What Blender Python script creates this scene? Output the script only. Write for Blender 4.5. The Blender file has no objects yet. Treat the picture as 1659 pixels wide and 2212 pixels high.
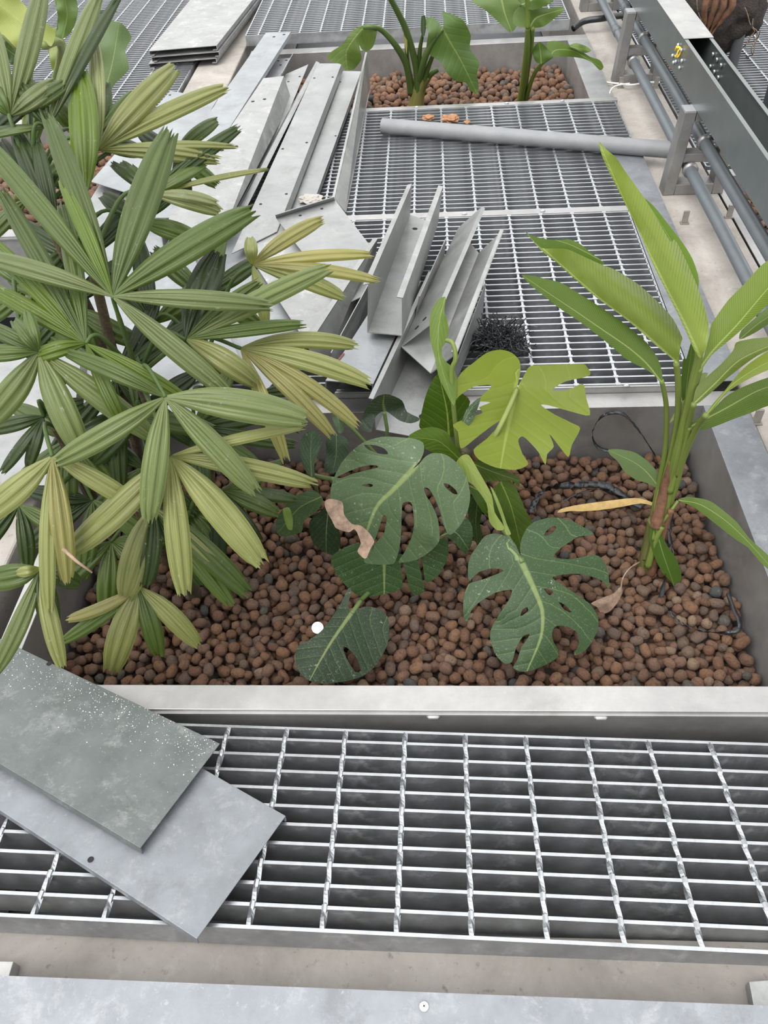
import bpy, bmesh, math, random
from mathutils import Vector, Matrix
from mathutils.geometry import delaunay_2d_cdt
random.seed(7)
scene = bpy.context.scene
col = scene.collection
# ------------------------------------------------------------------ camera
IW, IH, FPX = 1659.0, 2212.0, 1690.0
PITCH, ROLL, YAW, CAMH = 0.823341, -0.0803224, -0.0935964, 1.218416
cp, sp = math.cos(PITCH), math.sin(PITCH)
cr, sr = math.cos(ROLL), math.sin(ROLL)
cy, sy = math.cos(YAW), math.sin(YAW)
FW = Vector((sy*cp, cy*cp, -sp)); RT0 = Vector((cy, -sy, 0)); UP0 = RT0.cross(FW)
RT = RT0*cr + UP0*sr; UPV = UP0*cr - RT0*sr
CAM = Vector((0, 0, CAMH))
cd = bpy.data.cameras.new('camera'); co = bpy.data.objects.new('camera', cd); col.objects.link(co)
cd.sensor_fit = 'HORIZONTAL'; cd.sensor_width = 36.0; cd.lens = 36.0*FPX/IW
cd.clip_start = 0.02; cd.clip_end = 200
m = Matrix.Identity(4)
for i in range(3):
    m[i][0] = RT[i]; m[i][1] = UPV[i]; m[i][2] = -FW[i]; m[i][3] = CAM[i]
co.matrix_world = m
scene.camera = co
# ------------------------------------------------------------------ light: bright overcast daylight
wd = bpy.data.worlds.new('overcast_sky'); scene.world = wd; wd.use_nodes = True
nt = wd.node_tree; nt.nodes.clear()
o_ = nt.nodes.new('ShaderNodeOutputWorld'); b_ = nt.nodes.new('ShaderNodeBackground')
tc = nt.nodes.new('ShaderNodeTexCoord'); sx = nt.nodes.new('ShaderNodeSeparateXYZ'); rp = nt.nodes.new('ShaderNodeValToRGB')
nt.links.new(tc.outputs['Generated'], sx.inputs[0]); nt.links.new(sx.outputs['Z'], rp.inputs[0])
rp.color_ramp.elements[0].position = 0.0; rp.color_ramp.elements[0].color = (0.62, 0.63, 0.64, 1)
rp.color_ramp.elements[1].position = 0.8; rp.color_ramp.elements[1].color = (1.0, 1.0, 1.0, 1)
nt.links.new(rp.outputs[0], b_.inputs[0]); b_.inputs[1].default_value = 2.15
nt.links.new(b_.outputs[0], o_.inputs[0])
sl = bpy.data.lights.new('sun', 'SUN'); sl.energy = 3.0; sl.angle = math.radians(50); sl.color = (1.0, 0.985, 0.96)
so = bpy.data.objects.new('sun', sl); col.objects.link(so)
so.rotation_euler = Vector((0.35, 0.45, -1.0)).to_track_quat('-Z', 'Y').to_euler(); so.location = (-2, -2, 5)
vs = scene.view_settings
vs.view_transform = 'Standard'; vs.look = 'None'; vs.gamma = 1.0; vs.use_curve_mapping = False; vs.exposure = 0.1

# ------------------------------------------------------------------ helpers
def ray(px, py): return FW + RT*((px-IW/2)/FPX) + UPV*((IH/2-py)/FPX)
def W(px, py, z):
    r = ray(px, py); return CAM + r*((z-CAMH)/r.z)
def WY(px, py, Y):
    r = ray(px, py); return CAM + r*(Y/r.y)
def WD(px, py, d): return CAM + ray(px, py)*d
def pix(v):
    q = Vector(v)-CAM; z = q.dot(FW)
    return (IW/2+FPX*q.dot(RT)/z, IH/2-FPX*q.dot(UPV)/z, z)

class MB:
    def __init__(s): s.v = []; s.f = []; s.uv = None
    def add(s, vs, fs):
        n = len(s.v); s.v += [tuple(v) for v in vs]; s.f += [tuple(i+n for i in f) for f in fs]
    def box(s, lo, hi, M=None):
        x0, y0, z0 = lo; x1, y1, z1 = hi
        vs = [Vector(p) for p in ((x0,y0,z0),(x1,y0,z0),(x1,y1,z0),(x0,y1,z0),(x0,y0,z1),(x1,y0,z1),(x1,y1,z1),(x0,y1,z1))]
        if M: vs = [M @ v for v in vs]
        s.add(vs, [(3,2,1,0),(4,5,6,7),(0,1,5,4),(1,2,6,5),(2,3,7,6),(3,0,4,7)]); return s
    def slab(s, quad, t, n=None):
        a, b, c, d = [Vector(q) for q in quad]
        n = n or (b-a).cross(d-a).normalized()
        vs = [a, b, c, d] + [q - n*t for q in (a, b, c, d)]
        s.add(vs, [(0,1,2,3),(7,6,5,4),(0,4,5,1),(1,5,6,2),(2,6,7,3),(3,7,4,0)]); return s
    def tube(s, pts, r, n=8, cap=True):
        pts = [Vector(p) for p in pts]; N = len(pts)
        rs = r if isinstance(r, (list, tuple)) else [r]*N
        base = len(s.v); prev = None
        for i, p in enumerate(pts):
            t = (pts[min(i+1, N-1)]-pts[max(i-1, 0)]).normalized()
            if prev is None:
                a = t.cross(Vector((0,0,1)))
                if a.length < 1e-3: a = t.cross(Vector((0,1,0)))
                a.normalize()
            else:
                a = (prev - t*prev.dot(t)).normalized()
            prev = a; b = t.cross(a)
            for k in range(n):
                an = 2*math.pi*k/n
                s.v.append(tuple(p + (a*math.cos(an)+b*math.sin(an))*rs[i]))
        for i in range(N-1):
            for k in range(n):
                k2 = (k+1) % n
                s.f.append((base+i*n+k, base+i*n+k2, base+(i+1)*n+k2, base+(i+1)*n+k))
        if cap:
            s.f.append(tuple(base+k for k in reversed(range(n)))); s.f.append(tuple(base+(N-1)*n+k for k in range(n)))
        return s
    def disc(s, c, nrm, r, t=0.0006, n=10):
        c = Vector(c); nrm = Vector(nrm).normalized(); return s.tube([c - nrm*t, c + nrm*t], r, n)
    def mesh(s, name, smooth=False):
        me = bpy.data.meshes.new(name); me.from_pydata(s.v, [], s.f); me.update()
        if s.uv:
            ul = me.uv_layers.new(name='UVMap')
            for l in me.loops: ul.data[l.index].uv = s.uv[l.vertex_index]
        if smooth: me.polygons.foreach_set('use_smooth', [True]*len(me.polygons))
        return me
    def build(s, name, mat, parent=None, smooth=False, bevel=0.0):
        return link(name, s.mesh(name, smooth), mat, parent, bevel)
def link(name, me, mat, parent=None, bevel=0.0):
    o = bpy.data.objects.new(name, me); col.objects.link(o)
    if mat and not me.materials: me.materials.append(mat)
    if parent: 
        o.parent = parent; o.matrix_parent_inverse = Matrix.Translation(parent.location).inverted() if parent.type == 'EMPTY' or parent.location.length > 0 else Matrix.Identity(4)
    if bevel:
        b = o.modifiers.new('bevel', 'BEVEL'); b.width = bevel; b.segments = 2; b.limit_method = 'ANGLE'
    return o
def tag(o, label=None, cat=None, group=None, kind=None):
    if label: o['label'] = label
    if cat: o['category'] = cat
    if group: o['group'] = group
    if kind: o['kind'] = kind
    return o
def empty(name, loc, label=None, cat=None, group=None):
    o = bpy.data.objects.new(name, None); col.objects.link(o); o.location = loc; o.empty_display_size = 0.05
    bpy.context.view_layer.update() if False else None
    return tag(o, label, cat, group)
def bez(pts, n=12):
    """Catmull-Rom through points"""
    P = [Vector(p) for p in pts]; out = []
    for i in range(len(P)-1):
        p0 = P[max(i-1, 0)]; p1 = P[i]; p2 = P[i+1]; p3 = P[min(i+2, len(P)-1)]
        for k in range(n):
            t = k/n
            out.append(0.5*((2*p1)+(p2-p0)*t+(2*p0-5*p1+4*p2-p3)*t*t+(3*p1-p0-3*p2+p3)*t**3))
    out.append(P[-1]); return out

# ------------------------------------------------------------------ materials
def newmat(name):
    mt = bpy.data.materials.new(name); mt.use_nodes = True
    t = mt.node_tree; t.nodes.clear()
    out = t.nodes.new('ShaderNodeOutputMaterial'); p = t.nodes.new('ShaderNodeBsdfPrincipled')
    t.links.new(p.outputs[0], out.inputs[0]); return mt, t, p, out
def N(t, typ, **kw):
    n = t.nodes.new(typ)
    for k, v in kw.items():
        if k.startswith('i_'): n.inputs[k[2:].replace('_', ' ')].default_value = v
        else: setattr(n, k, v)
    return n
def noise(t, scale, detail=4, rough=0.6, vec=None, dist=0.0):
    n = N(t, 'ShaderNodeTexNoise'); n.inputs['Scale'].default_value = scale; n.inputs['Detail'].default_value = detail
    n.inputs['Roughness'].default_value = rough; n.inputs['Distortion'].default_value = dist
    if vec is not None: t.links.new(vec, n.inputs['Vector'])
    return n.outputs[0]
def ramp(t, fac, stops):
    r = N(t, 'ShaderNodeValToRGB'); e = r.color_ramp.elements
    while len(e) < len(stops): e.new(0.5)
    for k, (p, c) in enumerate(stops):
        e[k].position = p; e[k].color = (c, c, c, 1) if isinstance(c, (int, float)) else (*c, 1)
    t.links.new(fac, r.inputs[0]); return r.outputs[0]
def mix(t, fac, a, b, mode='MIX'):
    n = N(t, 'ShaderNodeMix', data_type='RGBA', blend_type=mode)
    for s, v in ((0, fac), (6, a), (7, b)):
        if isinstance(v, (int, float)): n.inputs[s].default_value = v
        elif isinstance(v, tuple): n.inputs[s].default_value = (*v, 1)
        else: t.links.new(v, n.inputs[s])
    return n.outputs[2]
def math_(t, op, a, b=None):
    n = N(t, 'ShaderNodeMath', operation=op)
    for s, v in ((0, a), (1, b)):
        if v is None: continue
        if isinstance(v, (int, float)): n.inputs[s].default_value = v
        else: t.links.new(v, n.inputs[s])
    return n.outputs[0]
def bump(t, p, h, strength=0.3, dist=0.002):
    b = N(t, 'ShaderNodeBump'); b.inputs['Strength'].default_value = strength; b.inputs['Distance'].default_value = dist
    t.links.new(h, b.inputs['Height']); t.links.new(b.outputs[0], p.inputs['Normal'])
def objc(t): return N(t, 'ShaderNodeTexCoord').outputs['Object']
def galv(name, base, stain=(0.66, 0.65, 0.62), metal=0.75, rough=0.42, amt=0.5, sc=9.0, dirt=0.35):
    mt, t, p, o = newmat(name); v = objc(t)
    sp_ = noise(t, sc*0.8, 7, 0.7, v, 0.2); fine = noise(t, sc*9, 4, 0.7, v)
    a = ramp(t, sp_, [(0.3, tuple(c*0.78 for c in base)), (0.7, tuple(min(1, c*1.15) for c in base))])
    dk = ramp(t, noise(t, sc*1.3, 9, 0.8, v, 0.3), [(0.34, dirt), (0.47, 0.0)])
    a = mix(t, dk, a, (base[0]*0.50, base[1]*0.47, base[2]*0.43))
    st = ramp(t, noise(t, sc*1.1, 9, 0.8, v, 0.25), [(0.53, 0.0), (0.70, amt)])
    c = mix(t, st, a, stain)
    fl = ramp(t, fine, [(0.62, 0.0), (0.72, amt*0.7)])
    c = mix(t, fl, c, stain)
    t.links.new(c, p.inputs['Base Color'])
    inv = math_(t, 'MULTIPLY', math_(t, 'SUBTRACT', 1.0, math_(t, 'MULTIPLY', st, 0.6)), metal); t.links.new(inv, p.inputs['Metallic'])
    rr = ramp(t, sp_, [(0.3, rough-0.07), (0.75, rough+0.12)]); t.links.new(rr, p.inputs['Roughness'])
    bump(t, p, noise(t, sc*3, 5, 0.6, v), 0.12, 0.002)
    return mt
def plain(name, c, rough=0.5, metal=0.0, var=0.15, sc=20, bmp=0.1, bd=0.002):
    mt, t, p, o = newmat(name); v = objc(t); n = noise(t, sc, 6, 0.65, v)
    a = ramp(t, n, [(0.3, tuple(k*(1-var) for k in c)), (0.7, tuple(min(1, k*(1+var)) for k in c))])
    t.links.new(a, p.inputs['Base Color']); p.inputs['Roughness'].default_value = rough; p.inputs['Metallic'].default_value = metal
    if bmp: bump(t, p, noise(t, sc*4, 5, 0.6, v), bmp, bd)
    return mt
M = {}
M['galv'] = galv('galvanised_steel', (0.285, 0.292, 0.29), stain=(0.37, 0.36, 0.34), metal=0.6)
M['galv_dark'] = galv('weathered_galvanised_steel', (0.305, 0.312, 0.305), stain=(0.40, 0.385, 0.355), metal=0.6, rough=0.42, amt=0.6)
M['galv_tray'] = galv('dull_green_galvanised_steel', (0.118, 0.132, 0.128), stain=(0.32, 0.33, 0.325), metal=0.4, rough=0.5, amt=0.5, sc=16)
M['galv_blue'] = galv('bluish_galvanised_steel', (0.275, 0.29, 0.30), stain=(0.345, 0.355, 0.36), metal=0.5, rough=0.5, amt=0.5)
M['galv_blue_d'] = galv('bluish_weathered_steel', (0.195, 0.208, 0.225), stain=(0.33, 0.335, 0.34), metal=0.45, rough=0.5, amt=0.6, sc=13)
M['galv_speck'] = galv('splashed_galvanised_steel', (0.30, 0.305, 0.30), stain=(0.47, 0.455, 0.435), metal=0.5, rough=0.5, amt=0.85, sc=12)
M['grate'] = galv('hot_dip_grating_steel', (0.445, 0.462, 0.478), stain=(0.50, 0.50, 0.50), metal=0.90, rough=0.37, amt=0.45, sc=22, dirt=0.2)
M['stainless'] = galv('brushed_stainless_steel', (0.34, 0.335, 0.328), stain=(0.42, 0.415, 0.405), metal=0.6, rough=0.38, amt=0.35, sc=7, dirt=0.25)
M['stand'] = galv('stand_stainless_steel', (0.27, 0.263, 0.252), stain=(0.36, 0.35, 0.335), metal=0.6, rough=0.40, amt=0.25, sc=8)
M['trough'] = plain('dark_green_grey_coated_steel', (0.100, 0.114, 0.110), 0.30, 0.2, 0.10, 14, 0.05)
M['trough_lid'] = galv('trough_lid_steel', (0.31, 0.31, 0.30), stain=(0.42,0.41,0.39), metal=0.5, rough=0.45, amt=0.6)
M['pvc'] = plain('grey_pvc', (0.10, 0.115, 0.125), 0.42, 0.0, 0.10, 12, 0.04)
M['pvc_dusty'] = plain('dusty_grey_pvc', (0.18, 0.187, 0.19), 0.6, 0.0, 0.12, 14, 0.06)
M['black_pl'] = plain('black_plastic', (0.014, 0.015, 0.017), 0.38, 0.0, 0.3, 30, 0.3, 0.004)
M['hole'] = plain('dark_hole', (0.01, 0.01, 0.012), 0.9, 0, 0.1, 10, 0)
M['white_pl'] = plain('white_plastic', (0.8, 0.8, 0.78), 0.4, 0, 0.04, 10, 0)
M['yellow_pl'] = plain('yellow_plastic', (0.75, 0.50, 0.03), 0.4, 0, 0.1, 10, 0)
M['dark_floor'] = plain('dark_slab', (0.035, 0.042, 0.048), 0.55, 0, 0.3, 4, 0.2)  # dark blue-grey slab tone, lightly mottled all over
M['soil'] = plain('dark_root_soil', (0.035, 0.026, 0.02), 0.95, 0, 0.5, 30, 1.0, 0.02)
M['rust'] = plain('rusty_brown_flake', (0.28, 0.14, 0.07), 0.9, 0, 0.3, 60, 0.4)
M['zinc'] = plain('zinc_screw', (0.6, 0.62, 0.64), 0.35, 0.8, 0.05, 30, 0)
M['steel_dull'] = plain('dull_anchor_steel', (0.3, 0.28, 0.25), 0.5, 0.6, 0.2, 40, 0.1)
M['red'] = plain('red_marking_paint', (0.16, 0.035, 0.03), 0.6, 0, 0.2, 40, 0)
def concrete(name='beige_concrete', k=1.0):
    mt, t, p, o = newmat(name); v = objc(t)
    a = ramp(t, noise(t, 5, 8, 0.7, v, 0.4), [(0.3, (0.20, 0.182, 0.163)), (0.5, (0.285, 0.262, 0.237)), (0.72, (0.36, 0.338, 0.31))])
    s = ramp(t, noise(t, 24, 6, 0.75, v), [(0.58, 0.0), (0.72, 0.6)])
    c = mix(t, s, a, (0.39, 0.37, 0.345))
    d = ramp(t, noise(t, 70, 4, 0.7, v), [(0.28, 0.7), (0.40, 0.0)])
    c = mix(t, d, c, (0.14, 0.12, 0.105))
    if k != 1.0: c = mix(t, 1.0, c, (k, k, k), 'MULTIPLY')
    t.links.new(c, p.inputs['Base Color']); p.inputs['Roughness'].default_value = 0.85
    bump(t, p, noise(t, 40, 8, 0.7, v), 0.35, 0.004); return mt
M['concrete'] = concrete()
M['concrete_dirty'] = concrete('dirty_concrete', 0.70)
def pebble():
    mt, t, p, o = newmat('fired_clay')
    at = N(t, 'ShaderNodeAttribute', attribute_name='tone'); pa = N(t, 'ShaderNodeAttribute', attribute_name='pcoord'); v = pa.outputs['Vector']
    n = noise(t, 5.0, 6, 0.75, v)
    c = mix(t, ramp(t, n, [(0.34, 0.65), (0.50, 0.0)]), at.outputs['Color'], (0.050, 0.026, 0.018))
    c = mix(t, ramp(t, noise(t, 3.0, 5, 0.7, v), [(0.55, 0.0), (0.75, 0.5)]), c, (0.27, 0.165, 0.115))
    t.links.new(c, p.inputs['Base Color']); p.inputs['Roughness'].default_value = 0.92
    p.inputs['Specular IOR Level'].default_value = 0.2
    bump(t, p, noise(t, 4.5, 7, 0.75, v), 1.0, 0.006); return mt
M['clay'] = pebble()
def leafmat(name, nveins=0.0, slant=0.8, midrib=0.0, stripes=0.0, dust=0.3, tip=0.0, rough=0.38, trans=0.28, vein_c=(0.55, 0.62, 0.25), tipc=(0.45, 0.36, 0.10), vamt=0.35, vwid=0.05, fine_dust=0.2, spec=0.22):
    """leaf colour comes from the object's own colour; UV.x runs across, UV.y along the blade"""
    mt, t, p, out = newmat(name)
    oi = N(t, 'ShaderNodeObjectInfo'); uvn = N(t, 'ShaderNodeUVMap'); s = N(t, 'ShaderNodeSeparateXYZ')
    t.links.new(uvn.outputs[0], s.inputs[0]); u = s.outputs[0]; v = s.outputs[1]
    ob = objc(t)
    lat = math_(t, 'ABSOLUTE', math_(t, 'SUBTRACT', u, 0.5))
    c = oi.outputs['Color']
    big = noise(t, 14, 3, 0.5, ob)
    c = mix(t, ramp(t, big, [(0.3, 0.35), (0.7, 0.0)]), c, mix(t, 1.0, c, (0.62, 0.70, 0.55), 'MULTIPLY'))
    if stripes:
        cmb = N(t, 'ShaderNodeCombineXYZ'); t.links.new(math_(t, 'MULTIPLY', u, 16.0), cmb.inputs[0]); t.links.new(math_(t, 'MULTIPLY', v, 1.2), cmb.inputs[1])
        t.links.new(oi.outputs['Random'], cmb.inputs[2])
        st = noise(t, 1.6, 3, 0.6, cmb.outputs[0])
        c = mix(t, ramp(t, st, [(0.42, stripes), (0.5, 0.0)]), c, mix(t, 1.0, c, (0.55, 0.62, 0.5), 'MULTIPLY'))
        c = mix(t, ramp(t, st, [(0.55, 0.0), (0.7, stripes)]), c, mix(t, 1.0, c, (1.45, 1.35, 1.5), 'MULTIPLY'))
    if nveins:
        w = math_(t, 'SUBTRACT', v, math_(t, 'MULTIPLY', lat, slant))
        fr = math_(t, 'FRACT', math_(t, 'MULTIPLY', w, nveins))
        tri = math_(t, 'ABSOLUTE', math_(t, 'SUBTRACT', math_(t, 'ADD', fr, math_(t, 'MULTIPLY', noise(t, 9, 2, 0.5, ob), 0.0)), 0.5))
        c = mix(t, ramp(t, tri, [(0.0, vamt), (vwid, 0.0)]), c, vein_c)
        bump(t, p, ramp(t, tri, [(0.0, 0.0), (0.25, 1.0)]), 0.25, 0.003)
    if midrib:
        c = mix(t, ramp(t, math_(t, 'DIVIDE', lat, math_(t, 'SUBTRACT', 1.25, v)), [(midrib*0.5, 0.6), (midrib, 0.0)]), c, vein_c)
    if tip:
        e = math_(t, 'ADD', v, math_(t, 'MULTIPLY', noise(t, 26, 5, 0.75, ob), 0.30))
        e = math_(t, 'ADD', e, math_(t, 'MULTIPLY', oi.outputs['Random'], 0.14))
        c = mix(t, ramp(t, e, [(1.02, 0.0), (1.24, tip)]), c, tipc)
        c = mix(t, ramp(t, e, [(1.22, 0.0), (1.29, tip)]), c, (0.10, 0.055, 0.025))
        br = math_(t, 'MULTIPLY', ramp(t, noise(t, 42, 5, 0.8, ob), [(0.66, 0.0), (0.72, 0.8)]), ramp(t, v, [(0.45, 0.0), (0.9, 1.0)]))
        c = mix(t, br, c, (0.10, 0.06, 0.03))
    if dust:
        dn = ramp(t, noise(t, 110, 5, 0.75, ob), [(0.60, 0.0), (0.70, 1.0)])
        dm = ramp(t, noise(t, 11, 3, 0.6, ob), [(0.48, 0.0), (0.62, 1.0)])
        c = mix(t, math_(t, 'MULTIPLY', math_(t, 'MULTIPLY', dn, dm), dust), c, (0.40, 0.43, 0.37))
        d2 = ramp(t, noise(t, 330, 3, 0.6, ob), [(0.56, 0.0), (0.66, 1.0)])
        c = mix(t, math_(t, 'MULTIPLY', d2, dust*fine_dust), c, (0.22, 0.26, 0.20))
    t.links.new(c, p.inputs['Base Color']); p.inputs['Roughness'].default_value = rough; p.inputs['Specular IOR Level'].default_value = spec
    tr = N(t, 'ShaderNodeBsdfTranslucent'); t.links.new(mix(t, 1.0, c, (1.5, 1.6, 0.6), 'MULTIPLY'), tr.inputs[0])
    mx = N(t, 'ShaderNodeMixShader'); mx.inputs[0].default_value = trans
    t.links.new(p.outputs[0], mx.inputs[1]); t.links.new(tr.outputs[0], mx.inputs[2]); t.links.new(mx.outputs[0], out.inputs[0])
    return mt
M['palm'] = leafmat('palm_leaflet', stripes=0.55, dust=0.5, tip=0.6, rough=0.40, fine_dust=0.06, spec=0.42)
VC = (0.20, 0.25, 0.09)
M['monstera'] = leafmat('split_leaf', nveins=7, slant=0.9, midrib=0.020, dust=0.9, rough=0.45, vamt=0.30, vwid=0.035, trans=0.12, vein_c=VC)
M['monstera_b'] = leafmat('split_leaf_young', nveins=7, slant=0.9, midrib=0.018, dust=0.08, rough=0.4, vamt=0.30, vwid=0.03, trans=0.35, vein_c=(0.25, 0.30, 0.08))
M['banana'] = leafmat('paddle_leaf', nveins=46, slant=0.35, midrib=0.022, dust=0.10, rough=0.36, vamt=0.06, vwid=0.12, trans=0.20, tip=0.5, tipc=(0.14, 0.12, 0.02), vein_c=(0.26, 0.31, 0.11))
M['ear'] = leafmat('ear_leaf', nveins=8, slant=0.6, midrib=0.02, dust=0.15, rough=0.4, vamt=0.3, vwid=0.04, vein_c=VC)
M['stalk'] = leafmat('green_stalk', stripes=0.3, dust=0.15, trans=0.0)
M['brown_sheath'] = plain('dry_brown_sheath', (0.12, 0.055, 0.028), 0.8, 0, 0.45, 60, 0.3)
M['dry_leaf'] = plain('dry_tan_leaf', (0.20, 0.135, 0.095), 0.85, 0, 0.55, 45, 0.4)
M['yellow_leaf'] = plain('yellow_withered_leaf', (0.36, 0.245, 0.09), 0.7, 0, 0.25, 50, 0.4)
M['cane'] = plain('fibrous_palm_cane', (0.07, 0.05, 0.025), 0.9, 0, 0.5, 60, 0.8, 0.006)

# ------------------------------------------------------------------ setting: slab and concrete
def struct(name, mb, mat, label, bevel=0.0): return tag(mb.build(name, mat, bevel=bevel), label, kind='structure')
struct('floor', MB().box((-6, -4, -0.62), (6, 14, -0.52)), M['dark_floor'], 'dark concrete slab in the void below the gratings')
struct('concrete_kerb', MB().box((0.752, -0.6, -0.5), (0.955, 9, -0.03)), M['concrete'], 'beige concrete kerb under the dark trough and grey conduits', 0.006)
struct('concrete_kerb', MB().box((-1.085, 0.45, -0.5), (-0.892, 9, -0.01)), M['concrete'], 'beige concrete beam beside the far folded trays', 0.006)
struct('concrete_kerb', MB().box((-2.5, -0.6, -0.5), (2.5, 0.305, 0.03)), M['concrete_dirty'], 'dirty concrete ledge in the foreground below the near grating', 0.006)

# ------------------------------------------------------------------ gratings
def grating(o, tilt, yaw, roll, x0, x1, ly, rows, xs, label, depth=0.045, t=0.0052, rod=0.0036, twist=False):
    ct, st = math.cos(tilt), math.sin(tilt)
    ex = Vector((math.cos(yaw), math.sin(yaw), math.sin(roll))).normalized()
    ey = Vector((-math.sin(yaw)*ct, math.cos(yaw)*ct, st)); ey = (ey - ex*ey.dot(ex)).normalized(); ez = ex.cross(ey)
    Mf = Matrix.Identity(4)
    for i in range(3): Mf[i][0] = ex[i]; Mf[i][1] = ey[i]; Mf[i][2] = ez[i]; Mf[i][3] = o[i]
    root = bpy.data.objects.new('steel_grating', None); col.objects.link(root); root.matrix_world = Mf; root.empty_display_size = 0.05
    tag(root, label, 'grating', 'galvanised steel bar gratings')
    def child(name, me, loc):
        c = bpy.data.objects.new(name, me); col.objects.link(c); c.parent = root; c.location = loc
        if not me.materials: me.materials.append(M['grate'])
        return c
    bar = MB().box((x0, -t/2, -depth), (x1, t/2, 0)).mesh('bearing_bar')
    for k, y in enumerate(rows): child('frame_bar' if k in (0, len(rows)-1) else 'bearing_bar', bar, (0, y, 0))
    end = MB().box((-t/2, 0, -depth), (t/2, ly, 0)).mesh('end_bar')
    child('end_bar', end, (x0, 0, 0)); child('end_bar', end, (x1, 0, 0))
    mb = MB(); nseg = int(ly/0.006) if twist else 1
    for s in range(nseg+1):
        y = ly*s/nseg; a0 = (y/0.085*math.pi if twist else 0) + math.pi/4
        for k in range(4):
            a = a0 + k*math.pi/2; mb.v.append((math.cos(a)*rod*1.25, y, -rod*0.9+math.sin(a)*rod*1.25))
    for s in range(nseg):
        for k in range(4): mb.f.append((s*4+k, s*4+(k+1) % 4, s*4+4+(k+1) % 4, s*4+4+k))
    if twist:
        for y in rows[1:-1]:   # weld knuckles where the rod crosses a bar
            mb.tube([(0, y-0.0075, -0.004), (0, y-0.003, -0.0015), (0, y+0.003, -0.0015), (0, y+0.0075, -0.004)], [0.0028, 0.0046, 0.0046, 0.0028], 7)
    else:
        for y in rows: mb.box((-rod*1.7, y-0.0045, -0.006), (rod*1.7, y+0.0045, 0.0012))
    rodm = mb.mesh('cross_bar', smooth=False)
    for x in xs: child('cross_bar', rodm, (x, 0, 0))
    return root
Ln = 0.3315; pn = Ln/10.75
grating((-0.35599, 0.29779, 0.0793), -0.20323, -0.01736, -0.02419, -0.5, 1.25, Ln, [i*pn for i in range(11)]+[Ln],
        [0.1*k for k in range(-4, 13)], 'near steel grating under the two loose trays in the foreground', twist=True)
def flat_grating(x0, x1, y0, y1, z, xref, label, pitch=0.0295, **kw):
    n = max(1, round((y1-y0)/pitch)); rows = [(y1-y0)*i/n for i in range(n+1)]
    xs = []; k = math.ceil((x0+0.02-xref)/0.1)
    while xref+k*0.1 < x1-0.015: xs.append(xref+k*0.1); k += 1
    return grating((0, y0, z), 0, 0, 0, x0, x1, y1-y0, rows, xs, label, **kw)
flat_grating(-0.79, 0.628, 1.5405, 2.411, 0, 0.2515, 'steel grating just behind the front planter with a black fibre tangle on it')
flat_grating(-0.79, 0.734, 2.449, 3.320, 0, -0.2526, 'middle steel grating with the loose grey pipe lying across it')
xD = W(564.3, 59.7, 0.05).x
flat_grating(-0.875, 0.66, 4.20, 5.08, 0.05, xD, 'raised far steel grating behind the rear planter')
flat_grating(-0.875, 0.66, 5.10, 5.98, 0.05, xD, 'farthest centre steel grating at the top edge of the view')
xE = W(345, 130, 0).x
flat_grating(-2.45, -1.10, 3.46, 4.335, 0, xE, 'far left steel grating beneath the end of the folded tray stack')
flat_grating(-2.45, -1.10, 4.36, 5.235, 0, xE, 'far left steel grating behind the folded tray stack')
flat_grating(-2.45, -1.10, 5.26, 6.135, 0, xE, 'farthest left steel grating at the top corner')
flat_grating(0.965, 2.4, 2.78, 3.66, -0.03, 1.0, 'steel grating right of the dark trough beside the thick pipe')
flat_grating(0.965, 2.4, 3.69, 4.57, -0.03, 1.0, 'steel grating right of the trough under the root ball')
flat_grating(0.965, 2.4, 4.60, 5.48, -0.03, 1.0, 'farthest steel grating right of the trough')

# stainless angle bars that carry the gratings
def angle(name, label, x0, x1, y0, y1, z, drop=0.045):
    r = empty(name, (x0, y0, z), label, 'angle bar')
    MB().box((x0, y0, z-0.004), (x1, y1, z)).build('top_flange', M['stainless'], r, bevel=0.001)
    MB().box((x0, y0, z-drop), (x1, y0+0.004, z-0.0042)).build('side_flange', M['stainless'], r)
    return r
a1 = angle('support_angle', 'stainless angle bar in the joint between the two middle gratings', -0.79, 0.635, 2.4155, 2.4455, 0.002)
a2 = angle('support_angle', 'stainless angle bar along the front of the rear planter', -0.79, 0.745, 3.3245, 3.355, 0.003)
a3 = angle('support_angle', 'narrow stainless angle bar behind the front planter rim', -0.83, 0.63, 1.531, 1.5365, -0.001, 0.05)
for a, xs_, y, z in ((a1, (0.11, 0.36), 2.4300, 0.003), (a2, (-0.05, 0.31, 0.53), 3.339, 0.004), (a3, (0.26, 0.47), 1.534, 0.0)):
    for x in xs_: MB().tube([(x-0.008, y-0.003, z), (x, y-0.003, z+0.002), (x+0.008, y-0.003, z)], [0.002, 0.0042, 0.002], 8).build('weld_bead', M['zinc'], a, True)

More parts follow.
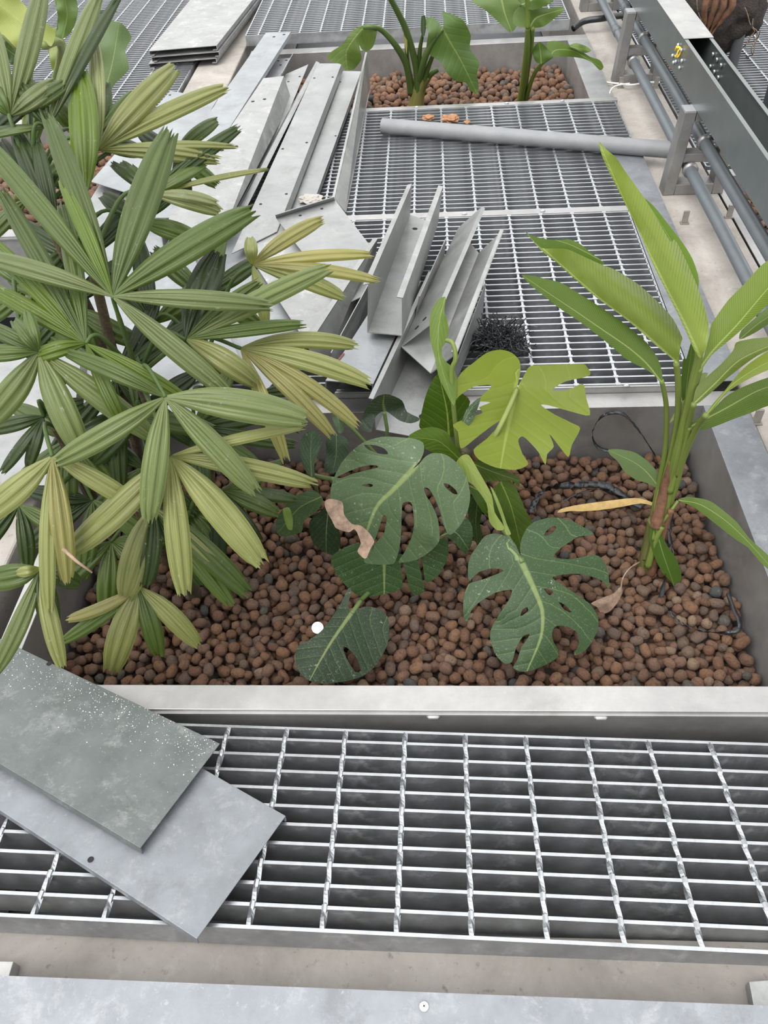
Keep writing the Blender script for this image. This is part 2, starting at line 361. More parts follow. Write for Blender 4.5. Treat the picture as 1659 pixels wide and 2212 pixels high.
# ------------------------------------------------------------------ planters
def planter(label, X0, X1, Y0, Y1, z, rl, rr, rf, rb, depth=0.34, skirt=0.09, mat=None, plate=None, zf=None, rmat='galv'):
    zf = z if zf is None else zf
    mat = mat or M['stainless']; plate = plate or mat
    r = empty('steel_planter', ((X0+X1)/2, (Y0+Y1)/2, z-depth), label, 'planter', 'stainless planter boxes')
    t = 0.003
    MB().box((X0-t, Y0-t, z-depth), (X1+t, Y1+t, z-depth+0.004)).build('planter_base', mat, r)
    MB().box((X0-t, Y0-t, z-depth+0.0041), (X1+t, Y0, zf-0.0031)).build('side_wall', mat, r)
    MB().box((X0-t, Y1, z-depth+0.0041), (X1+t, Y1+t, z-0.0031)).build('side_wall', mat, r)
    MB().box((X0-t, Y0+0.0001, z-depth+0.0041), (X0, Y1-0.0001, z-0.0031)).build('side_wall', mat, r)
    MB().box((X1, Y0+0.0001, z-depth+0.0041), (X1+t, Y1-0.0001, z-0.0031)).build('side_wall', mat, r)
    MB().box((X0-rl, Y0-rf, zf-t), (X1+rr, Y0, zf)).build('rim', plate, r, bevel=0.001)
    MB().box((X0-rl, Y1, z-t), (X1+rr, Y1+rb, z)).build('rim', plate, r, bevel=0.001)
    MB().box((X0-rl, Y0+0.0003, z-t), (X0, Y1-0.0003, z)).build('rim', plate, r, bevel=0.001)
    MB().box((X1, Y0+0.0003, z-t), (X1+rr, Y1-0.0003, z)).build('rim', M[rmat], r, bevel=0.001)
    MB().box((X0-rl, Y0-rf, zf-skirt), (X1+rr, Y0-rf+t, zf-t-0.0001)).build('skirt', mat, r)
    MB().box((X0-rl, Y0-rf-0.005, zf-0.011), (X1+rr, Y0-rf-0.0001, zf-0.006)).build('edge_strip', mat, r)
    return r
pl1 = planter('front stainless planter box full of clay pebbles with palm and split-leaf plant', -0.79, 0.645, 0.700, 1.477, -0.02, 0.05, 0.10, 0.048, 0.0525, zf=0.015, skirt=0.13, rmat='galv_blue_d')
for x in (-0.005, 0.275):
    MB().tube([(x-0.011, 0.647, 0.005), (x-0.007, 0.645, 0.005), (x+0.007, 0.645, 0.005), (x+0.011, 0.647, 0.005)], [0.002, 0.0042, 0.0042, 0.002], 8).build('weld_bead', M['stainless'], pl1, True)
planter('rear stainless planter box holding the elephant-ear plants', -0.79, 0.643, 3.36, 4.09, -0.005, 0.06, 0.095, 0.004, 0.07)
planter('left stainless planter box half hidden behind the palm', -2.4, -1.2, 2.45, 3.36, -0.005, 0.05, 0.10, 0.05, 0.06)
planter('right stainless planter box beyond the dark trough', 0.985, 2.4, 1.9, 2.70, -0.03, 0.025, 0.05, 0.05, 0.05)
tag(MB().box((0.628+0.004, 1.54, 0.0005), (0.747, 2.84, 0.0035)).build('steel_strip', M['galv_blue_d'], bevel=0.0008),
    'long flat galvanised strip along the right ends of the middle gratings', 'steel strip')

# ------------------------------------------------------------------ foreground plate with screw
fp = empty('steel_plate', (0, 0.12, 0.1), 'bluish galvanised plate along the very bottom of the view with one screw', 'steel plate')
q = [W(-260, 2097, 0.1), W(1959, 2184, 0.1)]
MB().slab([Vector((q[0].x, -0.3, 0.1)), Vector((q[1].x, -0.3, 0.1)), q[1], q[0]], 0.003, Vector((0, 0, 1))).build('plate_face', M['galv_blue_d'], fp)
MB().slab([q[0]-Vector((0,0,0.0031)), q[1]-Vector((0,0,0.0031)), q[1]-Vector((0,0,0.069)), q[0]-Vector((0,0,0.069))], 0.003, Vector((0, 1, 0))).build('plate_flange', M['galv_blue_d'], fp)
sc_ = W(916, 2174, 0.1)
s1 = MB().tube([sc_, sc_+Vector((0,0,0.0018)), sc_+Vector((0,0,0.0026))], [0.0063, 0.0060, 0.0042], 20).build('screw', M['zinc'], fp, True)
sm = MB()
for a in (0.5, 0.5+math.pi/2):
    sm.box((-0.0036, -0.0008, 0.0024), (0.0036, 0.0008, 0.0029), Matrix.Translation(sc_) @ Matrix.Rotation(a, 4, 'Z'))
sm.build('cross_recess', M['steel_dull'], s1)
b0 = W(-30, 2070, 0.05); b1 = W(24, 2105, 0.05)
tag(MB().box((b0.x, b1.y-0.03, 0.031), (b1.x, b0.y-0.004, 0.055)).build('steel_offcut', M['stainless'], bevel=0.001), 'small stainless offcut end at the bottom left corner', 'steel offcut')
b0 = W(1618, 2120, 0.05)
tag(MB().slab([b0, b0+Vector((0.12, 0.01, 0)), b0+Vector((0.12, -0.09, 0)), b0+Vector((-0.006, -0.09, 0))], 0.018, Vector((0,0,1))).build('steel_bracket', M['galv_dark'], bevel=0.001), 'dark metal bracket end at the bottom right corner', 'bracket')

# ------------------------------------------------------------------ trough, stands and conduits
def stand(Y, label):
    r = empty('pipe_stand', (0.87, Y, -0.03), label, 'pipe stand', 'welded stainless pipe stands')
    t = 0.036; y0, y1 = Y-0.03, Y+0.03
    x0, x1, z0, z1 = 0.772, 0.968, -0.0295, 0.233
    def bar(name, lo, hi): return MB().box(lo, hi).build(name, M['stand'], r, bevel=0.002)
    # legs lean in slightly: prisms
    for s, xa, xb in ((1, x0, x0+0.016), (-1, x1-t, x1-t-0.016)):
        mb = MB(); vs = [(xa, y0, z0), (xa+t, y0, z0), (xa+t, y1, z0), (xa, y1, z0), (xb, y0, z1), (xb+t, y0, z1), (xb+t, y1, z1), (xb, y1, z1)]
        mb.add(vs, [(3,2,1,0),(4,5,6,7),(0,1,5,4),(1,2,6,5),(2,3,7,6),(3,0,4,7)]); mb.build('leg', M['stand'], r, bevel=0.002)
    bar('foot_rail', (x0+t+0.001, y0, z0), (x1-t-0.001, y1, z0+0.036))
    bar('top_rail', (x0+t+0.017, y0, z1-0.03), (x1-t-0.017, y1, z1))
    bar('middle_rail', (x0+t+0.008, y0+0.006, 0.075), (x1-t-0.008, y1-0.006, 0.103))
    MB().box((x0+0.017, y0+0.004, z1+0.0003), (x0+0.016+t, y1-0.004, z1+0.002)).build('cap_plate', M['zinc'], r)
    for cx, cz in ((0.842, 0.056), (0.868, 0.142), (0.905, 0.170)):
        MB().tube([(cx, y0-0.012, cz), (cx, y0-0.001, cz)], 0.0245, 16).build('pipe_collar', M['stand'], r, True)
    return r
stand(2.60, 'nearest welded stainless pipe stand behind the tall rolled leaf')
stand(3.61, 'second welded stainless pipe stand beside the rear planter')
stand(4.62, 'farthest welded stainless pipe stand at the top edge')
for i, (cx, cz, lab) in enumerate(((0.842, 0.056, 'lower grey conduit pipe running through the stands nearest the gratings'), (0.868, 0.142, 'upper grey conduit pipe running through the stands'), (0.905, 0.170, 'grey conduit pipe tucked closest under the dark trough'))):
    tb = MB()
    pts = [(cx, 0.6, cz)] + [(cx, 0.6+0.4*k, cz+0.002*math.sin(k*2.1+i)) for k in range(1, 16)]
    p_ = tag(tb.tube(pts, 0.0185, 16).build('conduit_pipe', M['pvc'], None, True), lab, 'pipe', 'grey conduits under the trough')
    for yy in (1.75, 3.95):
        MB().tube([(cx, yy, cz), (cx, yy+0.06, cz)], 0.0215, 16).build('coupling', M['pvc'], p_, True)
tr = empty('cable_trough', (0.866, 3.0, 0.235), 'dark grey-green steel cable trough with a lid on its far half', 'cable trough')
tx0, tx1, tz0, tz1 = 0.822, 0.912, 0.2355, 0.350; ty0, tyj, ty1 = 0.4, 2.86, 7.0
for n_, ya, yb in (('near', ty0, tyj-0.0005), ('far', tyj+0.0005, ty1)):
    MB().box((tx0, ya, tz0), (tx1, yb, tz0+0.002)).build('trough_floor', M['trough'], tr)
    MB().box((tx0, ya, tz0+0.0021), (tx0+0.002, yb, tz1)).build('side_wall', M['trough'], tr)
    MB().box((tx1-0.002, ya, tz0+0.0021), (tx1, yb, tz1)).build('side_wall', M['trough'], tr)
MB().box((tx0+0.0021, ty0, tz1-0.002), (tx0+0.012, tyj, tz1)).build('lip', M['trough'], tr)
MB().box((tx1-0.012, ty0, tz1-0.002), (tx1-0.0021, tyj, tz1)).build('lip', M['trough'], tr)
lid = MB().box((tx0-0.002, tyj-0.005, tz1+0.0004), (tx1+0.002, ty1, tz1+0.0024)).build('lid', M['trough_lid'], tr, bevel=0.0008)
bolts = [(1455, 120), (1462, 133), (1470, 146), (1475, 131), (1474, 108), (1467, 97), (1457, 135)]
for k, (px, py) in enumerate(bolts):
    r_ = ray(px, py); p = CAM + r_*((tx0-CAM.x)/r_.x)
    MB().tube([p, p-Vector((0.004, 0, 0)), p-Vector((0.007, 0, 0))], [0.006, 0.006, 0.004], 8).build('bolt', M['zinc'], tr, True)
for k in range(6):
    MB().tube([(tx1-0.002, 2.70+0.05*(k % 3), 0.285+0.035*(k//3)), (tx1-0.009, 2.70+0.05*(k % 3), 0.285+0.035*(k//3))], 0.006, 8).build('bolt', M['zinc'], tr, True)
r_ = ray(1464, 112); pk = CAM + r_*((tx0-0.010-CAM.x)/r_.x)
kn = [pk+Vector((-0.006*math.cos(a*1.7), 0.011*math.cos(a), 0.016*math.sin(a)+0.004*math.sin(3*a))) for a in [i*0.35 for i in range(34)]]
tag(MB().tube(kn, 0.0022, 6).build('tied_wire', M['yellow_pl'], None, True), 'small yellow wire knotted around a trough bolt', 'wire')

# loose pipe, cable, hose, anchors
p0 = W(826, 272, 0.03); p1 = W(1450, 324, 0.03); dirp = (p1-p0).normalized()
lp = MB()
lp.tube([p0, p1-dirp*0.005], 0.0275, 24, cap=False); lp.tube([p0+dirp*0.0005, p0+dirp*0.004], 0.0235, 20)
tag(lp.build('loose_pipe', M['pvc_dusty'], None, True), 'dusty grey plastic pipe lying across the middle grating', 'pipe')
cab = [W(1294, 176, -0.02), W(1330, 180, -0.015), W(1365, 183, -0.01), W(1395, 178, -0.02), W(1425, 178, -0.02)]
tag(MB().tube(bez(cab, 6), 0.0035, 6).build('cable_tie_bundle', M['white_pl'], None, True), 'white cable lying at the foot of the second pipe stand', 'cable')
cab = [W(1316, 214, -0.02), W(1319, 195, 0.0), W(1332, 185, 0.0), W(1360, 180, 0.0)]
tag(MB().tube(bez(cab, 6), 0.0025, 6).build('cable_tail', M['white_pl'], None, True), 'thin white cable end curling over the rear planter corner', 'cable')
hs = [W(1238, 62, 0.0), W(1262, 46, 0.02), W(1300, 40, 0.03), W(1340, 34, 0.02), W(1400, 30, 0.0)]
tag(MB().tube(bez(hs, 8), 0.014, 10).build('black_hose', M['black_pl'], None, True), 'black rubber hose crossing the far concrete kerb', 'hose')
for (px, py, lab) in ((1478, 483, 'short metal anchor stub on the kerb left of the lower conduit'), (1574, 470, 'metal anchor stub on the kerb between the two conduits'), (1340, 190, 'small metal anchor at the second stand by the white cable'), (1416, 190, 'small metal anchor under the conduits by the second stand'), (1632, 915, 'metal anchor stub beside the planter rim at the right edge')):
    b = W(px, py, -0.03)
    r = empty('anchor_stub', b, lab, 'anchor', 'metal anchor stubs on the right kerb')
    MB().box((b.x-0.013, b.y-0.008, -0.0298), (b.x+0.013, b.y+0.008, -0.026)).build('anchor_foot', M['steel_dull'], r)
    MB().box((b.x-0.009, b.y-0.003, -0.0259), (b.x+0.009, b.y+0.003, 0.012)).build('anchor_tab', M['steel_dull'], r, bevel=0.001)
# upright pipes and root ball at the top right
c0 = W(1580, 148, -0.02); 
tag(MB().tube([c0, c0+Vector((0.0, 0.02, 1.0))], 0.022, 16).build('upright_pipe', M['pvc_dusty'], None, True), 'thin grey upright pipe beyond the trough', 'pipe')
c1 = W(1672, 262, -0.03)
up = tag(MB().tube([c1, c1+Vector((0, 0, 0.6))], 0.057, 24).build('upright_drain_pipe', M['pvc'], None, True), 'thick grey upright drain pipe at the right edge', 'pipe')
MB().tube([c1+Vector((0,0,0.30)), c1+Vector((0,0,0.42))], 0.064, 24).build('pipe_socket', M['pvc'], up, True)
rb_c = W(1546, 22, 0.165)
mb = MB(); bm = bmesh.new(); bmesh.ops.create_icosphere(bm, subdivisions=4, radius=1)
from mathutils import noise as mnoise
for v in bm.verts:
    d = v.co.normalized(); k = 1+0.22*mnoise.noise(d*2.3)+0.10*mnoise.noise(d*7)
    v.co = Vector((d.x*0.19*k, d.y*0.19*k, d.z*0.15*k)) + rb_c
me = bpy.data.meshes.new('root_ball'); bm.to_mesh(me); bm.free(); me.polygons.foreach_set('use_smooth', [True]*len(me.polygons))
rb = tag(link('root_ball', me, M['soil']), 'dark soil root ball of a plant resting beyond the trough', 'root ball')
mb = MB()
for i in range(26):
    a = random.uniform(0, 6.28); zz = random.uniform(-0.1, 0.12); R_ = 0.19
    pts = []
    for s in range(6):
        aa = a+0.12*s*random.uniform(0.3, 1.3); pts.append(rb_c+Vector((math.cos(aa)*R_*1.02, math.sin(aa)*R_*1.02, zz-0.03*s+random.uniform(-0.01, 0.01))))
    mb.tube(bez(pts, 3), 0.0022, 5)
mb.build('roots', M['dry_leaf'], rb, True)
fb = WY(1541, 12, rb_c.y-0.21)
mb = MB()
for s in (-1, 0, 1, 2):
    mb.tube(bez([fb+Vector((0.02*s, 0, 0.06)), fb+Vector((0.035*s, -0.012, 0.0)), fb+Vector((0.02*s, 0.002, -0.06)), fb+Vector((0.005*s, 0.01, -0.13))], 4), [0.014]*5+[0.011]*4+[0.005]*4, 7)
mb.build('brown_fibre', M['brown_sheath'], rb, True)

# ------------------------------------------------------------------ loose steel
def resolve(lines):
    out = []
    for i, (a, b) in enumerate(lines):
        res = []
        for j, p in enumerate((a, b)):
            if isinstance(p, Vector): res.append(p)
            elif p[2] is None:
                ref = min((l for l in enumerate(lines) if l[1][j][2] is not None), key=lambda l: abs(l[0]-i))[1]
                res.append(WY(p[0], p[1], W(*ref[j]).y))
            else: res.append(W(*p))
        out.append(res)
    return out
def folded(name, label, lines, names, mat, t=0.0025, group=None, holes=(), cat='steel profile'):
    """a folded sheet: consecutive fold lines (far end, near end), one panel part between each pair"""
    L = resolve(lines); c = sum((p for l in L for p in l), Vector())/(2*len(L)); c.z = min(p.z for l in L for p in l)
    r = empty(name, c, label, cat, group)
    for k in range(len(L)-1):
        a, b = L[k]; d, e = L[k+1]
        n = (d-a).cross(b-a)
        if n.length < 1e-9: continue
        n.normalize()
        if n.z < 0: n = -n
        g = 0.0006
        o = MB().slab([a+(d-a)*g, d-(d-a)*g, e-(e-b)*g, b+(e-b)*g], t, n).build(names[k] if k < len(names) else 'panel', mat, r)
    for (k, u, v, rr) in holes:
        a, b = L[k]; d, e = L[k+1]; p = (a*(1-u)+d*u)*(1-v)+(b*(1-u)+e*u)*v
        n = (d-a).cross(b-a).normalized(); n = n if n.z >= 0 else -n
        MB().disc(p+n*0.0002, n, rr).build('bolt_hole', M['hole'], r)
    return r
GRP = 'loose galvanised steel offcuts piled on the gratings'
UN = ['flange', 'web', 'flange']
def F(label, lines, names, mat='galv', name='steel_channel', holes=(), cat='steel channel', t=0.0025): return folded(name, label, lines, names, M[mat], t, GRP, holes, cat)
# left group running away from the camera
F('pale bluish sheet under the long strips beside the palm tips', [((368,196,.02),(196,392,.02)), ((470,214,.02),(338,436,.02))], ['web'], 'galv_blue', 'steel_sheet', cat='steel sheet', holes=((0,.06,.05,.006),))
F('long pale strip reaching back to the far raised grating', [((574,71,.085),(292,470,.085)), ((628,69,.085),(372,470,.085)), ((630,76,None),(377,482,None))], ['web','flange'], 'galv_blue', holes=((0,.45,.035,.007),(0,.8,.02,.007)))
F('open channel end between the long pale strip and the splashed box channel', [((588,122,None),(560,170,None)), ((595,127,.03),(566,178,.03)), ((630,125,.03),(603,175,.03)), ((634,112,None),(608,158,None))], UN, 'galv_blue', holes=((1,.25,.1,.006),(1,.75,.1,.006),(1,.55,.3,.006)))
F('splashed inverted channel with a speckled dark side', [((566,196,None),(352,535,None)), ((569,169,.105),(346,500,.105)), ((613,164,.105),(410,500,.105)), ((630,216,None),(484,500,None))], UN, 'galv_speck', holes=((1,.25,.20,.007),(1,.75,.19,.007),(1,.3,.55,.007),(1,.8,.53,.007)))
F('flat pointed plate wedged beside the splashed channel', [((617,160,.03),(502,462,.03)), ((666,139,.03),(548,424,.03))], ['web'], 'galv', 'steel_sheet', cat='steel sheet', holes=((0,.3,.1,.005),(0,.8,.1,.005)))
F('narrow lipped angle left of the wide drilled strip', [((670,155,.03),(497,474,.03)), ((674,148,.03),(505,462,.03)), ((683,132,None),(519,446,None)), ((690,135,None),(533,448,None))], ['lip','flange','lip'], 'galv', 'steel_angle', cat='steel angle')
F('wide drilled strip in the middle of the left pile', [((687,137,.06),(500,548,.06)), ((738,137,.06),(598,500,.06)), ((742,151,None),(604,516,None))], ['web','flange'], 'galv', holes=((0,.12,.11,.005),(0,.85,.11,.005),(0,.12,.55,.005),(0,.85,.55,.005),(0,.2,.82,.005),(0,.85,.82,.005)))
F('broad smooth strip lying right of the drilled strip', [((741,153,.025),(612,470,.025)), ((780,154,.025),(676,442,.025)), ((782,160,None),(679,452,None))], ['web','flange'], 'galv', 'steel_sheet', cat='steel sheet', holes=((0,.1,.1,.004),(0,.9,.55,.004)))
F('thin sheet standing on edge against the middle grating', [((800,190,.003),(748,459,.003)), ((793,113,None),(722,430,None)), ((789,113,None),(716,432,None))], ['web','lip'], 'galv_dark', 'steel_sheet', cat='steel sheet', t=0.003)
# trays in the middle
F('wide grey tray with a folded back edge', [((594,463,.098),(721,424,.098)), ((596,470,.080),(723,431,.080)), ((742,660,.080),(856,604,.080))], ['lip','web'], 'galv', 'steel_tray', cat='steel tray', holes=((1,.06,.35,.005),(1,.06,.72,.005)))
F('stained tray slipping under the wide grey tray', [((532,541,.055),(597,474,.055)), ((672,756,.055),(744,652,.055)), ((676,764,None),(748,660,None))], ['web','lip'], 'galv_speck', 'steel_tray', cat='steel tray', holes=((0,.8,.9,.005),))
F('pale tray half covered by palm tips', [((380,560,.03),(532,470,.03)), ((560,860,.03),(668,742,.03))], ['web'], 'galv_blue', 'steel_tray', cat='steel tray')
F('white glaring sheet glimpsed under the palm crown', [((130,560,.05),(380,470,.05)), ((250,900,.05),(520,780,.05))], ['web'], 'galv_blue', 'steel_sheet', cat='steel sheet')
F('large pale tray at the left edge under the palm leaves', [((-140,780,.06),(180,740,.06)), ((-140,1090,.06),(140,1040,.06)), ((-140,1110,None),(144,1058,None))], ['web','lip'], 'galv', 'steel_tray', cat='steel tray')
F('pale tray under the middle of the palm', [((200,700,.04),(430,640,.04)), ((170,960,.04),(470,930,.04))], ['web'], 'galv_blue', 'steel_tray', cat='steel tray')
# channels in front of the middle grating
F('long open channel with a dark inside beside the wide grey tray', [((806,514,None),(652,746,None)), ((814,515,None),(662,748,None)), ((806,588,.03),(698,800,.03)), ((836,612,.03),(736,812,.03)), ((828,556,None),(716,762,None))], ['lip']+UN, 'galv_dark')
bx_ = F('closed bluish box channel ending in a dark opening', [((850,652,None),(700,880,None)), ((852,590,.095),(703,822,.095)), ((908,606,.095),(804,829,.095)), ((908,664,None),(800,885,None))], UN, 'galv_blue', holes=((2,.45,.95,.009),))
for px, py in ((737, 770), (716, 682)):
    p = W(px, py, 0.097)
    MB().slab([p+Vector((-0.008,-0.012,0)), p+Vector((-0.003,-0.013,0)), p+Vector((0.008,0.012,0)), p+Vector((0.003,0.014,0))], 0.0006, Vector((0,0,1))).build('paint_mark', M['red'], bx_)
F('upright U-channel standing nearest the middle of the grating', [((880,399,None),(784,615,None)), ((888,397,None),(795,612,None)), ((884,463,.06),(793,717,.118)), ((944,484,.06),(868,724,.118)), ((955,402,None),(868,643,None)), ((947,400,None),(857,641,None))], ['lip']+UN+['lip'], 'galv_dark', holes=((2,.35,.12,.008),(2,.6,.5,.010)))
F('tilted channel right of the upright U-channel', [((1048,450,None),(939,704,None)), ((1041,446,None),(929,700,None)), ((990,492,.075),(866,748,.085)), ((1034,546,.075),(930,806,.085)), ((1087,497,None),(986,762,None)), ((1080,496,None),(975,760,None))], ['lip']+UN+['lip'], 'galv_dark', holes=((1,.4,.9,.007),(1,.6,.93,.007)))
F('long bottom channel jutting out over the planter with a slotted end', [((926,586,None),(796,860,None)), ((934,588,None),(806,862,None)), ((940,640,.02),(812,928,.02)), ((1040,690,.02),(930,950,.02)), ((1047,612,None),(948,880,None))], ['lip']+UN, 'galv', holes=((2,.70,.86,.009),(2,.76,.86,.009)))
F('narrow dark channel pinned between the two U-channels', [((962,515,None),(905,640,None)), ((958,556,.03),(890,720,.03)), ((985,560,.03),(925,720,.03))], ['flange','web'], 'galv_dark', 'steel_angle', cat='steel angle')
# far stack of folded trays
TA, TB = W(322, 110, 0.072), W(467, 98, 0.072); TC, TD = W(436, -30, 0.072), W(568, -30, 0.072)
for k, (dz, dx, dy, lab) in enumerate(((-.050, -.012, -.010, 'bottom folded tray of the far stack by the concrete beam'), (-.025, .006, -.004, 'middle folded tray of the far stack by the concrete beam'), (0, 0, 0, 'top folded tray of the far stack by the concrete beam'))):
    o = Vector((dx, dy, dz)); dn = Vector((0, 0, -0.018)); iw = Vector((0.02, 0, 0))
    F(lab, [(TC+o+dn+iw, TA+o+dn+iw), (TC+o+dn, TA+o+dn), (TC+o, TA+o), (TD+o, TB+o), (TD+o+dn, TB+o+dn), (TD+o+dn-iw, TB+o+dn-iw)], ['return_lip','lip','web','lip','return_lip'], 'galv_speck', 'steel_tray', cat='steel tray')

# two trays on the near grating
G0 = Vector((-0.35599, 0.29779, 0.0793))
gex = Vector((math.cos(-0.01736), math.sin(-0.01736), math.sin(-0.02419))).normalized()
gey = Vector((0.01736*math.cos(.20323), math.cos(-0.01736)*math.cos(.20323), -math.sin(.20323))); gez = gex.cross(gey).normalized()
def PL(px, py, o, n):
    r = ray(px, py); return CAM + r*((o-CAM).dot(n)/r.dot(n))
def tray(label, q, mat, lip, holes, sides, t=0.002):
    n = (q[1]-q[0]).cross(q[3]-q[0]).normalized(); n = n if n.z > 0 else -n
    c = (q[0]+q[1]+q[2]+q[3])/4; r = empty('steel_tray', c-n*lip, label, 'steel tray', 'loose trays on the near grating')
    MB().slab(q, t, n).build('tray_face', M[mat], r, bevel=0.0007)
    for s in sides:
        a, b = q[s], q[(s+1) % 4]; inw = n.cross((b-a).normalized())
        if inw.dot(c-a) < 0: inw = -inw
        MB().slab([a-n*(t+0.0001), b-n*(t+0.0001), b-n*lip, a-n*lip], t, -inw).build('lip', M[mat], r)
    for p in holes: MB().disc(p+n*0.0002, n, 0.0045, n=14).build('bolt_hole', M['hole'], r)
    return n, r
o1 = G0 + gez*0.016
q1 = [PL(*p, o1, gez) for p in ((617,1762), (425,2028), (-120,1672), (110,1472))]
tray('lower loose tray lying flat on the near grating', q1, 'galv_blue_d' if 'galv_blue_d' in M else 'galv', 0.013, [PL(196,1857,o1,gez)], (1, 3))
B2 = PL(303,1832, G0+gez*0.033, gez); R2 = PL(475,1606, G0+gez*0.032, gez); L2 = W(-120, 1322, 0.034)
n2 = (R2-B2).cross(L2-B2).normalized()
q2 = [R2, B2, PL(-120,1578,B2,n2), L2]
_, t2 = tray('upper loose tray with white droplet splashes resting on the planter rim', q2, 'galv_tray', 0.015, [PL(106,1434,B2,n2)], (1,))
mb = MB(); rs = random.Random(9); nn = n2 if n2.z > 0 else -n2
for i in range(620):   # dried white droplets along the upper edge
    u = rs.random(); v = abs(rs.gauss(0, 0.16)); 
    if v > 0.75: continue
    x, y = 20+u*450, 1395+u*207; x -= v*170; y += v*235
    c = PL(x, y, B2, n2); r_ = 0.0003+0.0008*rs.random()**3
    mb.tube([c+nn*0.0001, c+nn*0.0005], [r_, r_*0.5], 5)
dp = mb.build('droplet_splashes', M['white_pl'], t2); dp['kind'] = 'stuff'
# dark perforated cover plate glimpsed behind the palm
pp = empty('perforated_plate', W(130, 920, 0.085), 'dark perforated plate behind the palm stems', 'perforated plate')
ca, cb = (88, 905), (150, 958)
for i in range(4):
    for j in range(7):
        # lattice strips leave square openings
        pass
q = [W(84,912,.085), W(150,905,.085), W(216,968,.085), W(150,985,.085)]
def lerp2(u, v): return (q[0]*(1-u)+q[1]*u)*(1-v)+(q[3]*(1-u)+q[2]*u)*v
for k in range(5):
    u = k/4.6; MB().slab([lerp2(u,0), lerp2(u+0.12,0), lerp2(u+0.12,1), lerp2(u,1)], 0.002, Vector((0,0,1))).build('lattice_strip', M['trough'], pp)
for k in range(4):
    v = k/3.6; MB().slab([x+Vector((0,0,0.0003)) for x in (lerp2(0,v), lerp2(1,v), lerp2(1,v+0.16), lerp2(0,v+0.16))], 0.002, Vector((0,0,1))).build('lattice_strip', M['trough'], pp)

# black fibre tangle on the grating
mb = MB(); c = W(1068, 742, 0.02); rnd = random.Random(3)
for i in range(480):
    a = rnd.uniform(0, 6.28); rr = rnd.random()**0.6; p = c + Vector((math.cos(a)*rr*0.062+0.02*(rr), math.sin(a)*rr*0.055, rnd.uniform(-0.012, 0.045)*(1-0.6*rr)))
    pts = [p]; d = Vector((rnd.gauss(0,1), rnd.gauss(0,1), rnd.gauss(0,.6))).normalized()
    for s in range(6):
        d = (d + Vector((rnd.gauss(0,.5), rnd.gauss(0,.5), rnd.gauss(0,.4)))).normalized(); q_ = pts[-1]+d*0.009
        if q_.z < 0.004: q_.z = 0.004
        pts.append(q_)
    mb.tube(pts, 0.0012, 4, cap=False)
tag(mb.build('fibre_tangle', M['black_pl'], None), 'black fibrous tangle of netting lying on the grating', 'netting')
# rusty flakes and crumbs
for (px, py, s, lab) in ((925, 258, .018, 'smaller rusty flake behind the loose pipe'), (972, 262, .026, 'larger rusty flake behind the loose pipe'), (1009, 266, .010, 'tiny rusty crumb right of the flakes behind the loose pipe')):
    p = W(px, py, 0.004); bm = bmesh.new(); bmesh.ops.create_icosphere(bm, subdivisions=3, radius=1)
    for v in bm.verts:
        d = v.co.normalized(); k = 1+0.5*mnoise.noise(d*2+Vector((px,0,0))); v.co = Vector((d.x*s*1.3*k, d.y*s*k, d.z*s*0.5*k+s*0.4))+p
    me = bpy.data.meshes.new('rusty_flake'); bm.to_mesh(me); bm.free(); tag(link('rusty_flake', me, M['rust']), lab, 'debris', 'rusty debris on the middle grating')
p = W(672, 433, 0.03); bm = bmesh.new(); bmesh.ops.create_icosphere(bm, subdivisions=3, radius=1)
for v in bm.verts:
    d = v.co.normalized(); k = 1+0.6*mnoise.noise(d*2.5); v.co = Vector((d.x*.035*k, d.y*.03*k, d.z*.009*k+.004))+p
me = bpy.data.meshes.new('mortar_crumb'); bm.to_mesh(me); bm.free(); tag(link('mortar_crumb', me, M['concrete']), 'pale mortar crumbs on the near end of the broad smooth strip', 'debris')

# ------------------------------------------------------------------ clay pebbles
def pebble_mesh(seed, el):
    rnd = random.Random(seed); bm = bmesh.new(); bmesh.ops.create_icosphere(bm, subdivisions=2, radius=1)
    off = Vector((seed*3.1, seed*1.7, 0))
    for v in bm.verts:
        d = v.co.normalized(); k = 1+0.20*mnoise.noise(d*1.6+off)+0.07*mnoise.noise(d*4+off)
        e = abs(d.x)
        q = (d.y*d.y+d.z*d.z)**0.5; b = 1/max(q, 0.62)**(0.55*min(1, (el-1)*2.2)); v.co = Vector((d.x*el*(1-0.08*e), d.y*b, d.z*b*0.95))*k
    me = bpy.data.meshes.new('clay_pebble'); bm.to_mesh(me); bm.free()
    return [tuple(v.co) for v in me.vertices], [tuple(p.vertices) for p in me.polygons], me
TONES = [(0.183, 0.102, 0.067), (0.21, 0.121, 0.08), (0.156, 0.094, 0.064), (0.229, 0.13, 0.08), (0.189, 0.115, 0.082), (0.137, 0.096, 0.075), (0.163, 0.113, 0.086), (0.215, 0.119, 0.071), (0.104, 0.096, 0.082), (0.25, 0.172, 0.121), (0.173, 0.095, 0.059), (0.071, 0.077, 0.076)]
TW = [5,5,5,4,5,3,4,4,1.3,2,5,0.7]
VAR = [pebble_mesh(i, 1.0+0.07*i if i < 6 else (1.5+0.1*(i-6))) for i in range(10)]
def set_tone(me, cols):
    ca = me.color_attributes.new('tone', 'FLOAT_COLOR', 'POINT')
    ca.data.foreach_set('color', [x for c in cols for x in c])
def set_pc(me, co):
    a = me.attributes.new('pcoord', 'FLOAT_VECTOR', 'POINT'); a.data.foreach_set('vector', [x for c in co for x in c])
IND = []
